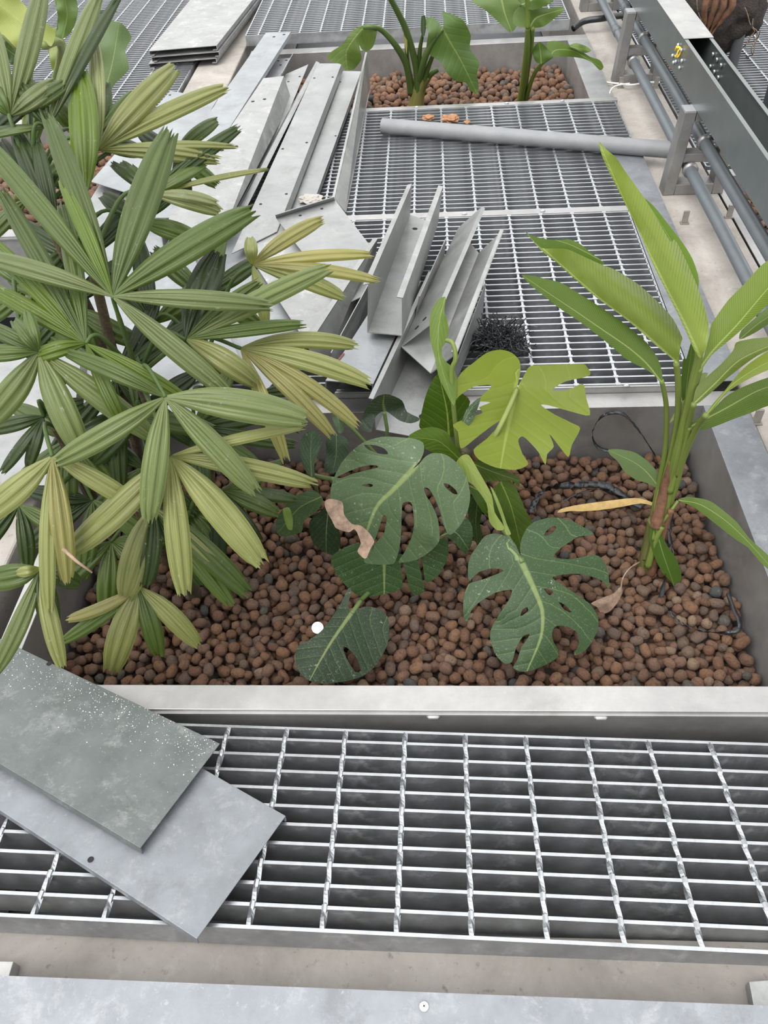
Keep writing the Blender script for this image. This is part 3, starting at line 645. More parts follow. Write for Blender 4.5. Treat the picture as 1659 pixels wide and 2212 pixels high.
def ind_mesh(vi, ti):
    v, f, _ = VAR[vi]; me = bpy.data.meshes.new('clay_pebble'); me.from_pydata(v, [], f); set_tone(me, [(*TONES[ti], 1)]*len(v)); set_pc(me, [(q[0]*.5+vi*7, q[1]*.5+ti*5, q[2]*.5) for q in v])
    me.polygons.foreach_set('use_smooth', [True]*len(f)); me.materials.append(M['clay']); return me
def deposit(x0, x1, y0, y1, zfloor, ztop, rmin, rmax, seed):
    """drop pebbles one after another; each settles on the ones below"""
    rnd = random.Random(seed); cell = rmax*2.2; grid = {}; out = []; fails = 0
    area = (x1-x0)*(y1-y0); n = int(area/(math.pi*((rmin+rmax)/2)**2)*0.9*((ztop-zfloor)/((rmin+rmax)*0.62)))
    for i in range(n):
        r = rnd.uniform(rmin, rmax); best = None
        for k in range(14):
            x = rnd.uniform(x0+r, x1-r); y = rnd.uniform(y0+r, y1-r); z = zfloor+r
            cx, cy_ = int(x/cell), int(y/cell)
            for a in (cx-1, cx, cx+1):
                for b in (cy_-1, cy_, cy_+1):
                    for (qx, qy, qz, qr) in grid.get((a, b), ()):
                        dd = (qx-x)**2+(qy-y)**2; s = (qr+r)*0.93
                        if dd < s*s: z = max(z, qz+math.sqrt(s*s-dd))
            if best is None or z < best[2]: best = (x, y, z, r)
        if best[2] > ztop: 
            fails += 1
            if fails > 200: break
            continue
        out.append(best); grid.setdefault((int(best[0]/cell), int(best[1]/cell)), []).append(best)
    return out
def bed(name, label, peb, seed, individuals=0):
    rnd = random.Random(seed); items = []
    for (x, y, z, r) in peb:
        vi = rnd.choices(range(10), [2,3,3,3,4,4,4,4,3,2])[0]; ti = rnd.choices(range(12), TW)[0]
        el = (1.0+0.07*vi if vi < 6 else 1.5+0.1*(vi-6)); s = r/(el**0.42)*1.05
        R_ = Matrix.Rotation(rnd.uniform(0, 6.28), 3, 'Z') @ Matrix.Rotation(rnd.gauss(0, 0.35), 3, 'Y') @ Matrix.Rotation(rnd.uniform(0, 6.28), 3, 'X')
        items.append((Vector((x, y, z)), R_, s, vi, ti))
    chosen = set()
    if individuals:
        cand = []
        for k, (p, R_, s, vi, ti) in enumerate(items):
            px, py, d = pix(p)
            if not (5 < px < 1654 and 1150 < py < 1474 - s/d*FPX*0.25): continue
            cov = any((q[0]-p.x)**2+(q[1]-p.y)**2 < (0.8*s)**2 and q[2] > p.z+0.004 for q in peb if abs(q[1]-p.y) < 0.03)
            if cov: continue
            cand.append((py, k))
        cand.sort(reverse=True); chosen = {k for _, k in cand[:individuals]}
    vs, fs, cs, pc = [], [], [], []
    cache = {}
    for k, (p, R_, s, vi, ti) in enumerate(items):
        if k in chosen:
            key = (vi, ti)
            if key not in cache: cache[key] = ind_mesh(vi, ti)
            o = bpy.data.objects.new('clay_pebble', cache[key]); col.objects.link(o)
            o.matrix_world = Matrix.Translation(p) @ (R_.to_4x4()) @ Matrix.Scale(s, 4)
            px = pix(p)[0]
            tone = 'dark grey' if ti in (8, 11) else ('pale tan' if ti == 9 else ('dull brown' if ti in (2, 5, 6) else 'reddish-brown'))
            where = 'under the palm tips' if px < 450 else ('left of the dark low leaf' if px < 640 else ('beside the dark low leaf' if px < 860 else ('between the two low split leaves' if px < 1010 else ('below the low split leaf' if px < 1310 else 'towards the right planter wall'))))
            tag(o, tone+(' elongated' if vi >= 6 else ' rounded')+' clay pebble by the front rim '+where, 'clay pebble', 'clay pebbles along the front rim of the near planter')
        else:
            v, f, _ = VAR[vi]; n = len(vs)
            vs += [tuple(p + R_ @ (Vector(q)*s)) for q in v]; fs += [tuple(i+n for i in t) for t in f]; cs += [(*TONES[ti], 1)]*len(v); pc += [(q[0]*.5+k*1.7, q[1]*.5+(k % 97)*2.3, q[2]*.5) for q in v]
    me = bpy.data.meshes.new(name); me.from_pydata(vs, [], fs); set_tone(me, cs); set_pc(me, pc); me.polygons.foreach_set('use_smooth', [True]*len(fs))
    return tag(link(name, me, M['clay']), label, 'clay pebbles', kind='stuff')
ZP = -0.165
bed('clay_pebble_bed', 'bed of brown clay pebbles filling the front planter', deposit(-0.788, 0.643, 0.702, 1.475, ZP-0.055, ZP+0.004, 0.0085, 0.0142, 1), 11, 300)
bed('clay_pebble_bed', 'bed of brown clay pebbles in the rear planter', deposit(-0.786, 0.64, 3.365, 4.087, -0.16, -0.105, 0.012, 0.018, 2), 12)
bed('clay_pebble_bed', 'bed of clay pebbles in the left planter behind the palm', deposit(-2.1, -1.21, 2.46, 3.355, -0.14, -0.085, 0.012, 0.018, 3), 13)
bed('clay_pebble_bed', 'bed of clay pebbles in the right planter past the trough', deposit(0.99, 1.6, 2.1, 2.69, -0.14, -0.085, 0.012, 0.018, 4), 14)

# ------------------------------------------------------------------ plants
def cr2(pts, n, closed):
    out = []; L = len(pts)
    rng = range(L) if closed else range(L-1)
    for i in rng:
        g = (lambda k: pts[k % L]) if closed else (lambda k: pts[min(max(k, 0), L-1)])
        p0, p1, p2, p3 = g(i-1), g(i), g(i+1), g(i+2)
        for k in range(n):
            t = k/n
            out.append(tuple(0.5*((2*p1[c])+(p2[c]-p0[c])*t*0.8+(p0[c]*0.8*0+0)*0 + ((-2*p1[c]+2*p2[c])*3-2*(p2[c]-p0[c])*0.8-(p3[c]-p1[c])*0.8)*t*t + ((2*p1[c]-2*p2[c])*2+(p2[c]-p0[c])*0.8+(p3[c]-p1[c])*0.8)*t**3) for c in (0, 1)))
    if not closed: out.append(tuple(pts[-1]))
    return out
def inside(p, poly):
    x, y = p; c = False; j = len(poly)-1
    for i in range(len(poly)):
        xi, yi = poly[i]; xj, yj = poly[j]
        if (yi > y) != (yj > y) and x < (xj-xi)*(y-yi)/(yj-yi)+xi: c = not c
        j = i
    return c
def traced(name, parent, mat, colr, outline, mid, d0, d1, holes=(), fold=0.25, tilt=0.0, sag=0.0, ripple=0.0, step=None, smooth=3, label=None, roll=0.0, rolls=0.0):
    """leaf blade: outline and midrib seen in the photo, given its own depth, fold, sag and ripple"""
    ol = cr2(outline, smooth, True); hs = [cr2(h, 2, True) for h in holes]; ml = cr2(mid, 8, False)
    xs = [p[0] for p in ol]; ys = [p[1] for p in ol]
    step = step or max(5.0, math.hypot(max(xs)-min(xs), max(ys)-min(ys))/20)
    pts = list(ol); edges = [(i, (i+1) % len(ol)) for i in range(len(ol))]
    for h in hs:
        n = len(pts); pts += h; edges += [(n+i, n+(i+1) % len(h)) for i in range(len(h))]
    nb = len(pts)
    def mind(p): return min((p[0]-q[0])**2+(p[1]-q[1])**2 for q in pts[:nb])
    y = min(ys); row = 0
    while y < max(ys):
        x = min(xs)+(step/2 if row % 2 else 0)
        while x < max(xs):
            if inside((x, y), ol) and not any(inside((x, y), h) for h in hs) and mind((x, y)) > (0.4*step)**2: pts.append((x, y))
            x += step
        y += step*0.87; row += 1
    r = delaunay_2d_cdt([Vector(p) for p in pts], edges, [], 0, 1e-4)
    V, Fc = r[0], r[2]
    cum = [0.0]
    for i in range(1, len(ml)): cum.append(cum[-1]+math.dist(ml[i], ml[i-1]))
    tot = cum[-1]
    def uv(p):
        best = None
        for i in range(len(ml)-1):
            ax, ay = ml[i]; bx, by = ml[i+1]; dx, dy = bx-ax, by-ay; l2 = dx*dx+dy*dy+1e-9
            t = ((p[0]-ax)*dx+(p[1]-ay)*dy)/l2
            t = min(max(t, 0.0 if i else -2.0), 1.0 if i < len(ml)-2 else 2.0)
            qx, qy = ax+dx*t, ay+dy*t; dd = (p[0]-qx)**2+(p[1]-qy)**2
            if best is None or dd < best[0]:
                s = math.copysign(math.sqrt(dd), dx*(p[1]-ay)-dy*(p[0]-ax)); best = (dd, (cum[i]+t*math.sqrt(l2))/tot, s)
        return best[1], best[2]
    uvs = [uv(p) for p in V]; wmax = max(abs(s) for v, s in uvs)+1e-6
    mb = MB(); mb.uv = []
    ph = random.uniform(0, 6)
    for p, (v, s) in zip(V, uvs):
        d = d0+(d1-d0)*v + sag*v*v
        d += (fold*abs(s)+tilt*s)/FPX*d + roll*(s/wmax)**2 + rolls*math.sin(min(1, abs(s)/wmax)*math.pi)
        if ripple: d += ripple*math.sin(v*9+ph+s*0.02)*min(1, abs(s)/wmax*1.5)
        mb.v.append(tuple(WD(p[0], p[1], d))); mb.uv.append((0.5+0.5*s/wmax, v))
    for f in Fc:
        c = (sum(V[i][0] for i in f)/len(f), sum(V[i][1] for i in f)/len(f))
        if inside(c, ol) and not any(inside(c, h) for h in hs): mb.f.append(tuple(reversed(f)))
    o = mb.build(name, M[mat], parent, True); o.color = (*colr, 1)
    if label: o['label'] = label
    return o
def stalk(name, parent, px, rad, colr, mat='stalk', n=8, seg=6):
    """px: list of (px, py, depth)"""
    pts = bez([WD(*p) for p in px], seg); N_ = len(pts)
    if not isinstance(rad, (list, tuple)): rad = (rad, rad)
    rs = [rad[0]+(rad[1]-rad[0])*i/(N_-1) for i in range(N_)]
    mb = MB().tube(pts, rs, n); mb.uv = [((i % n)/n, (i//n)/N_) for i in range(len(mb.v))]
    o = mb.build(name, M[mat], parent, True); o.color = (*colr, 1); return o

# --- lady palm -----------------------------------------------------
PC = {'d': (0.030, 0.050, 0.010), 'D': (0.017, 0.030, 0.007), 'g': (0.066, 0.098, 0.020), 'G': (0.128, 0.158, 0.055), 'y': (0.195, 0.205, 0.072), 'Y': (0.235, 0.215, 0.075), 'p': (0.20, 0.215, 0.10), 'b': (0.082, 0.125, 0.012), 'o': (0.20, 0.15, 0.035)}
PROF = [(0, .10), (.06, .26), (.15, .52), (.3, .82), (.45, .97), (.6, 1.0), (.75, .95), (.88, .80), (1, .52)]
def prof(t):
    for (a, x), (b, y) in zip(PROF, PROF[1:]):
        if t <= b: return x+(y-x)*(t-a)/(b-a)
    return PROF[-1][1]
lrnd = random.Random(5)
def leaflet(parent, hub, tip, w, colr, d0, d1, bow=0.0, arch=0.03, twist=0.0):
    hx, hy = hub; tx, ty = tip; L = math.dist(hub, tip)+1e-6; nx, ny = -(ty-hy)/L, (tx-hx)/L
    S = 14; C = 13; mb = MB(); mb.uv = []
    mx, my = (hx+tx)/2+nx*bow, (hy+ty)/2+ny*bow
    npl = 3 if w > 30 else 2; tw = lrnd.uniform(-0.25, 0.25)+twist
    teeth = [lrnd.uniform(-0.035, 0.035) for _ in range(C)]
    for i in range(S+1):
        t = i/S
        x = (1-t)**2*hx+2*t*(1-t)*mx+t*t*tx; y = (1-t)**2*hy+2*t*(1-t)*my+t*t*ty
        dx = 2*(1-t)*(mx-hx)+2*t*(tx-mx); dy = 2*(1-t)*(my-hy)+2*t*(ty-my); l = math.hypot(dx, dy)+1e-6
        ax, ay = -dy/l, dx/l
        hw = w/2*prof(t); d = d0+(d1-d0)*t-arch*math.sin(math.pi*t*0.9)
        for c in range(C):
            u = c/(C-1)*2-1
            e = teeth[c]*L if i == S else 0.0
            pl = math.cos((u+1)*math.pi*npl)*0.0026*min(1, t*5)*min(1.2, w/45)
            dd = d + pl + abs(u)*hw/FPX*d*0.35 + u*hw/FPX*d*tw
            mb.v.append(tuple(WD(x+ax*u*hw+dx/l*e, y+ay*u*hw+dy/l*e, dd))); mb.uv.append((c/(C-1), t))
    for i in range(S):
        for c in range(C-1):
            a = i*C+c; mb.f.append((a, a+1, a+C+1, a+C))
    o = mb.build('leaflet', M['palm'], parent, True)
    k = lrnd.uniform(0.85, 1.18); o.color = (colr[0]*k, colr[1]*k, colr[2]*k, 1); return o
PB = Vector((-0.60, 1.12, ZP))
palm = empty('lady_palm', PB, 'lady palm with fan-shaped leaves filling the left of the front planter', 'palm')
canes = []
for k, (bx, by, tx_, ty_, tz_) in enumerate(((-.62,1.12,-.58,1.20,.55), (-.56,1.10,-.50,1.06,.42), (-.66,1.06,-.66,1.02,.34), (-.52,1.16,-.42,1.20,.36), (-.60,1.18,-.70,1.34,.62), (-.66,1.15,-.74,1.18,.45), (-.54,1.04,-.48,.98,.12))):
    pts = bez([(bx, by, ZP-0.03), ((bx+tx_)/2+0.01*math.sin(k*2), (by+ty_)/2, ZP+(tz_-ZP)*0.5), (tx_, ty_, tz_)], 8)
    mb = MB().tube(pts, [0.014]*6+[0.012]*6+[0.009]*5, 9); mb.build('cane', M['cane'], palm, True); canes.append((pts, tz_))
# fan = (hub px, hub py, depth, default slope up, default slope down, [(tip x, tip y, width px, tone, bow)])
FANS = [
 (22,251,1.36,.30,.1,[(92,-30,52,'G',6),(-30,170,44,'g',-4),(-20,50,44,'G',0),(150,175,40,'g',6),(118,178,46,'G',0)]),
 (104,275,1.36,.3,.1,[(37,163,52,'d',8),(256,-6,30,'d',-8),(-40,288,20,'d',6),(212,-10,46,'G',-4),(-40,300,18,'g',8)]),
 (186,418,1.36,.15,.1,[(172,156,66,'b',6)]),
 (213,324,1.40,.3,.1,[(378,146,60,'y',-8),(491,188,44,'y',-14),(508,317,20,'y',-14),(472,347,36,'y',-12),(203,84,34,'p',6)]),
 (330,420,1.40,.3,.1,[(516,277,36,'d',-8),(445,355,30,'g',-6),(576,366,14,'y',-10),(476,458,40,'p',-14),(282,358,22,'d',0),(240,352,24,'d',0),(262,350,26,'g',0),(470,440,26,'p',-16)]),
 (122,500,1.34,.2,.1,[(34,283,50,'d',6),(76,300,36,'d',2),(0,300,40,'d',4)]),
 (243,640,1.20,.32,.0,[(366,286,74,'g',-10),(546,455,66,'g',-10),(583,660,44,'G',-8),(497,853,48,'G',0),(-60,548,44,'G',10),(101,246,50,'g',6),(-50,286,48,'g',4),(130,380,34,'b',4)]),
 (185,742,1.22,.3,.0,[(133,440,42,'g',6),(2,415,44,'g',6),(-30,510,40,'b',4),(-40,612,40,'b',6),(62,777,38,'b',8),(418,877,36,'b',-8),(267,917,34,'b',4)]),
 (84,760,1.20,.2,-.15,[(179,978,64,'G',8),(332,946,54,'G',-4),(-40,920,66,'G',-16),(-60,768,40,'g',4),(30,690,36,'g',0),(58,672,30,'g',0),(-40,700,36,'g',4)]),
 (402,733,1.24,.3,.0,[(553,828,52,'y',-10),(709,580,48,'G',-10),(470,548,72,'D',-8),(655,700,32,'g',-8),(560,610,36,'g',-6)]),
 (545,572,1.38,.3,.0,[(697,474,36,'Y',-14),(802,550,28,'Y',-14),(816,606,28,'Y',-16),(742,642,38,'y',-14),(574,700,30,'y',-6),(540,512,30,'y',0)]),
 (520,752,1.28,.3,.0,[(770,747,38,'y',-30),(797,828,46,'y',-24),(771,918,36,'Y',-26),(718,940,36,'Y',-16),(617,993,34,'Y',-6)]),
 (357,858,1.16,.3,-.1,[(121,998,54,'G',-8),(322,1124,58,'G',6),(553,1064,54,'G',-6),(658,905,72,'G',-16),(148,764,38,'g',8)]),
 (368,985,1.20,.3,-.2,[(148,1193,64,'y',-12),(398,1284,56,'y',4),(566,1219,68,'y',-10),(678,1046,44,'y',-14),(656,921,26,'y',-8)]),
 (113,986,1.20,.3,-.2,[(-60,1130,62,'y',-12),(106,1325,38,'y',14),(145,1257,52,'Y',-4),(300,1095,44,'y',-6)]),
 (330,1095,1.36,.2,-.35,[(271,1291,68,'y',4),(312,1266,52,'d',-6),(437,1262,48,'d',-8),(535,1282,54,'g',-8),(499,1306,46,'g',-8),(501,1262,30,'y',-10)]),
 (300,1268,1.42,.2,-.4,[(428,1394,46,'y',-8),(240,1452,62,'y',6),(343,1417,46,'g',-4),(137,1385,34,'g',-8),(145,1338,28,'Y',-16)]),
 (88,1228,1.26,.2,-.2,[(-10,1452,42,'G',-12),(134,1441,42,'y',8),(112,1360,54,'d',0),(172,1262,46,'d',-4),(-40,1255,56,'g',-8),(36,1238,24,'y',0)]),
 (95,900,1.34,.2,-.1,[(5,1020,28,'d',0),(60,1010,30,'d',0),(-30,930,36,'d',0),(180,870,40,'d',0),(140,790,36,'d',0)]),
]
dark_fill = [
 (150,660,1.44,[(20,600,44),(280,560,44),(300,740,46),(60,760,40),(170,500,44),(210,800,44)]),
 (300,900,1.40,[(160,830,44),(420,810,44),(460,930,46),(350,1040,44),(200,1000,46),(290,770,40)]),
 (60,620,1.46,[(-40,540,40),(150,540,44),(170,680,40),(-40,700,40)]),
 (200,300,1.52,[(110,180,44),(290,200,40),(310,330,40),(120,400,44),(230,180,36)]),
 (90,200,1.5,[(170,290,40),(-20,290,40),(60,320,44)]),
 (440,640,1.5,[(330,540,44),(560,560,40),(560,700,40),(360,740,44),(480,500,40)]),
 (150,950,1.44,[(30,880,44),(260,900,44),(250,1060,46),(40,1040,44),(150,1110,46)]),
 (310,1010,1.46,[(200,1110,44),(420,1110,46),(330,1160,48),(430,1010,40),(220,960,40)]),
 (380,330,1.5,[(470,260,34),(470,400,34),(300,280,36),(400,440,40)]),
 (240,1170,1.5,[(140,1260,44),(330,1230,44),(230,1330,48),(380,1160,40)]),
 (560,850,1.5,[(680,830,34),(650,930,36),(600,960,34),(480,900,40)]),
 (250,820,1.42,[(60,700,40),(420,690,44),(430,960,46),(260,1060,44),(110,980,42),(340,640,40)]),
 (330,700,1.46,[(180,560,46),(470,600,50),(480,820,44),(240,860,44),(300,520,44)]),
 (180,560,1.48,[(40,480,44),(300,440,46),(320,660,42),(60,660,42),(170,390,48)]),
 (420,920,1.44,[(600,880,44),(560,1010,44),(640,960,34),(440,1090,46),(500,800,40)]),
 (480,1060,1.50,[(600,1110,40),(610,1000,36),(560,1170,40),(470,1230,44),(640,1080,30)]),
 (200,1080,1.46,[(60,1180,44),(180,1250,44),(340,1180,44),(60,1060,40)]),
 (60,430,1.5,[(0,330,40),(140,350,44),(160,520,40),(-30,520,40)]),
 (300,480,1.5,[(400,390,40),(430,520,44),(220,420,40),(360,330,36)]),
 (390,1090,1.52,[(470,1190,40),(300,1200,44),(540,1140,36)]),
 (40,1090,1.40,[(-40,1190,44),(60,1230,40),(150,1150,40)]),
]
def add_fan(hx, hy, d0, su, sd, tips):
    hub = WD(hx, hy, d0)
    best = min(canes, key=lambda c: (c[0][-1]-hub).length)
    start = min((p for p in best[0][4:]), key=lambda p: (p-hub).length + (0.15 if p.z > hub.z else 0))
    midp = (start+hub)/2 + Vector((0, 0, 0.05)) - Vector((start.x-hub.x, start.y-hub.y, 0))*0.1
    mb = MB().tube(bez([start, midp, hub], 8), [0.0042]*8+[0.0034]*9, 7); mb.uv = [(0.3, 0.5)]*len(mb.v)
    st = mb.build('leaf_stalk', M['stalk'], palm, True); st.color = (0.045, 0.075, 0.018, 1)
    for (tx, ty, w, tone, bow) in tips:
        dy = hy-ty; s = su if dy > 0 else sd
        sagd = 0.0 if dy > 0 else 0.02
        d1 = d0 + s*dy/FPX*d0 + 0.15*abs(tx-hx)/FPX*d0 + lrnd.uniform(-.015, .015)
        leaflet(st, (hx, hy), (tx, ty), w, PC[tone], d0, d1, bow, 0.02+0.015*lrnd.random())
for (hx, hy, d0, su, sd, tips) in FANS: add_fan(hx, hy, d0, su, sd, tips)
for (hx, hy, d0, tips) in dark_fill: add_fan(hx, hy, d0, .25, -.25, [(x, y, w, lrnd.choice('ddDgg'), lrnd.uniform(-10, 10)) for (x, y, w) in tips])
ds = MB().tube([WD(136, 1185, 1.16), WD(165, 1212, 1.16), WD(199, 1237, 1.17)], [0.003, 0.0025, 0.0015], 6).build('dry_leaflet', M['dry_leaf'], palm, True)

# --- split-leaf plant (monstera) -----------------------------------
def c8(pts): return [(560+.4822*x, 740+.4822*y) for x, y in pts]
def c5(pts): return [(500+.37372*x, 380+.37372*y) for x, y in pts]
def c6(pts): return [(1060+.36107*x, 450+.36107*y) for x, y in pts]
def c9(pts): return [(1060+.36107*x, 950+.36107*y) for x, y in pts]
def c2(pts): return [(500+.33755*x, .33755*y) for x, y in pts]
def c3(pts): return [(1100+.33695*x, .33695*y) for x, y in pts]
def c1(pts): return [(.33755*x, .33755*y) for x, y in pts]
MBASE = W(985, 1150, ZP); mdep = pix(MBASE)[2]
mon = empty('split_leaf_plant', MBASE, 'split-leaf monstera with holed leaves in the centre of the front planter', 'plant')
DG, MG, BG, YG = (0.030, 0.058, 0.022), (0.062, 0.095, 0.046), (0.040, 0.075, 0.009), (0.150, 0.19, 0.022)
m1 = c8([(688,565),(720,530),(737,490),(735,450),(700,432),(640,425),(550,422),(470,445),(410,490),(365,545),(335,605),(322,650),(320,700),(345,760),(390,815),(440,850),(470,880),(478,930),(470,985),(540,995),(598,992),(612,975),(628,920),(636,850),(638,760),(645,718),(680,716),(690,760),(693,820),(680,880),(650,940),(624,985),(700,975),(760,940),(800,900),(808,865),(800,790),(775,730),(745,680),(738,652),(760,655),(790,705),(812,760),(825,815),(855,862),(905,812),(935,750),(945,690),(935,620),(905,560),(870,525),(830,500),(780,495),(745,510),(715,545)])
traced('leaf', mon, 'monstera', MG, m1, c8([(688,568),(600,660),(520,745),(445,960)]), 1.40, 1.46,
       [c8([(468,458),(520,460),(560,475),(578,500),(535,497),(490,480)]), c8([(345,605),(400,577),(470,552),(525,550),(530,560),(480,572),(420,587),(375,605)]), c8([(455,640),(490,632),(510,638),(500,647)]), c8([(825,630),(850,635),(880,660),(888,680),(865,675),(835,650)]), c8([(556,775),(571,785),(560,850),(524,895),(503,935),(520,880),(540,820)])],
       fold=0.22, tilt=-0.05, sag=0.04, ripple=0.006, label='large dusty leaf with one browned edge')
dr = traced('dry_patch', mon, 'dry_leaf', (.4,.27,.15), c8([(322,700),(293,712),(300,750),(330,805),(345,832),(400,850),(425,835),(440,855),(455,900),(440,935),(462,962),(480,966),(500,920),(515,890),(490,850),(455,820),(415,812),(380,770),(372,715)]), c8([(320,710),(400,800),(480,950)]), 1.408, 1.425, fold=0.1, ripple=0.006, label='brown withered edge')
m2 = c8([(1180,985),(1168,930),(1175,880),(1200,830),(1240,800),(1310,783),(1390,795),(1450,825),(1500,858),(1430,870),(1380,900),(1340,930),(1320,962),(1400,970),(1500,950),(1545,980),(1565,1040),(1567,1105),(1540,1070),(1480,1045),(1400,1035),(1315,1050),(1340,1075),(1410,1120),(1480,1170),(1518,1230),(1515,1290),(1490,1340),(1460,1380),(1410,1400),(1432,1350),(1425,1300),(1380,1272),(1330,1270),(1312,1300),(1318,1340),(1340,1380),(1335,1412),(1290,1440),(1240,1462),(1180,1475),(1138,1458),(1155,1425),(1175,1365),(1212,1308),(1180,1318),(1150,1370),(1132,1430),(1100,1438),(1060,1400),(1035,1330),(1040,1280),(1080,1210),(1120,1150),(1130,1108),(1060,1120),(990,1160),(950,1200),(930,1255),(915,1220),(915,1150),(938,1082),(1000,1062),(1095,1022),(1040,1012),(980,1030),(940,1068),(935,1000),(950,950),(985,900),(1010,868),(1050,855),(1100,865),(1145,900),(1163,945),(1168,985)])
traced('leaf', mon, 'monstera', DG, m2, c8([(1178,990),(1225,1090),(1268,1200),(1262,1320),(1200,1470)]), 1.50, 1.47,
       [c8([(1275,862),(1300,830),(1325,822),(1330,835),(1300,862)]), c8([(1275,1105),(1300,1100),(1320,1125),(1300,1132)]), c8([(1170,1225),(1180,1195),(1200,1185),(1205,1200),(1190,1215)]), c8([(1340,1162),(1370,1175),(1400,1208),(1370,1200)])],
       fold=0.25, sag=0.02, ripple=0.006, label='low dusty split leaf close to the pebbles')
m3 = c8([(415,1210),(398,1180),(412,1110),(398,1102),(370,1160),(340,1210),(280,1290),(220,1335),(175,1360),(163,1400),(170,1460),(215,1510),(280,1528),(370,1520),(450,1500),(500,1470),(540,1420),(575,1350),(583,1280),(575,1230),(540,1195),(490,1182),(450,1190)])
traced('leaf', mon, 'monstera', (0.018,0.034,0.016), m3, c8([(415,1210),(330,1330),(270,1430),(225,1515)]), 1.55, 1.49, [c8([(378,1360),(410,1380),(440,1420),(455,1470),(430,1475),(400,1430),(380,1390)])], fold=0.15, ripple=0.004, label='dark low leaf reaching toward the front rim')
m4 = c8([(1155,205),(1170,130),(1165,80),(1130,45),(1080,32),(1020,45),(960,90),(910,130),(880,180),(868,275),(895,240),(960,198),(1042,192),(990,245),(985,262),(1035,268),(985,290),(1000,315),(940,335),(868,368),(890,400),(900,470),(925,465),(980,420),(1040,375),(1080,350),(1070,375),(1020,430),(960,480),(985,525),(1060,560),(1150,570),(1205,545),(1180,500),(1160,440),(1178,420),(1205,440),(1250,490),(1282,548),(1290,500),(1320,465),(1300,410),(1340,460),(1385,512),(1400,460),(1438,385),(1400,360),(1320,320),(1262,280),(1300,282),(1400,310),(1482,326),(1465,250),(1450,185),(1380,213),(1312,214),(1370,175),(1482,147),(1465,105),(1440,95),(1300,100),(1215,105),(1190,140),(1165,185)])
traced('leaf', mon, 'monstera_b', YG, m4, c8([(1152,208),(1125,330),(1100,450),(1080,565)]), 1.55, 1.47, fold=-0.2, ripple=0.008, label='bright yellow-green leaf seen from behind')
stalk('leaf_stalk', mon, [(1116,842,1.545),(1100,880,1.50),(1070,940,1.50),(1036,995,1.58)], (0.0055,0.0048), (0.17,0.20,0.06))
traced('leaf', mon, 'monstera_b', (0.11,0.165,0.035), c5([(1240,700),(1200,712),(1165,760),(1145,840),(1150,950),(1175,1050),(1195,1150),(1215,1200),(1285,1330),(1302,1220),(1290,1120),(1228,1062),(1215,1000),(1245,950),(1255,870),(1230,780)]), c5([(1235,705),(1200,850),(1200,1050),(1285,1325)]), 1.48, 1.50, fold=0.5, label='young half-unrolled leaf')
stalk('leaf_stalk', mon, [(964,735,1.47),(978,742,1.46),(984,775,1.47),(975,820,1.5),(990,980,1.60)], (0.004,0.005), (0.15,0.19,0.05))
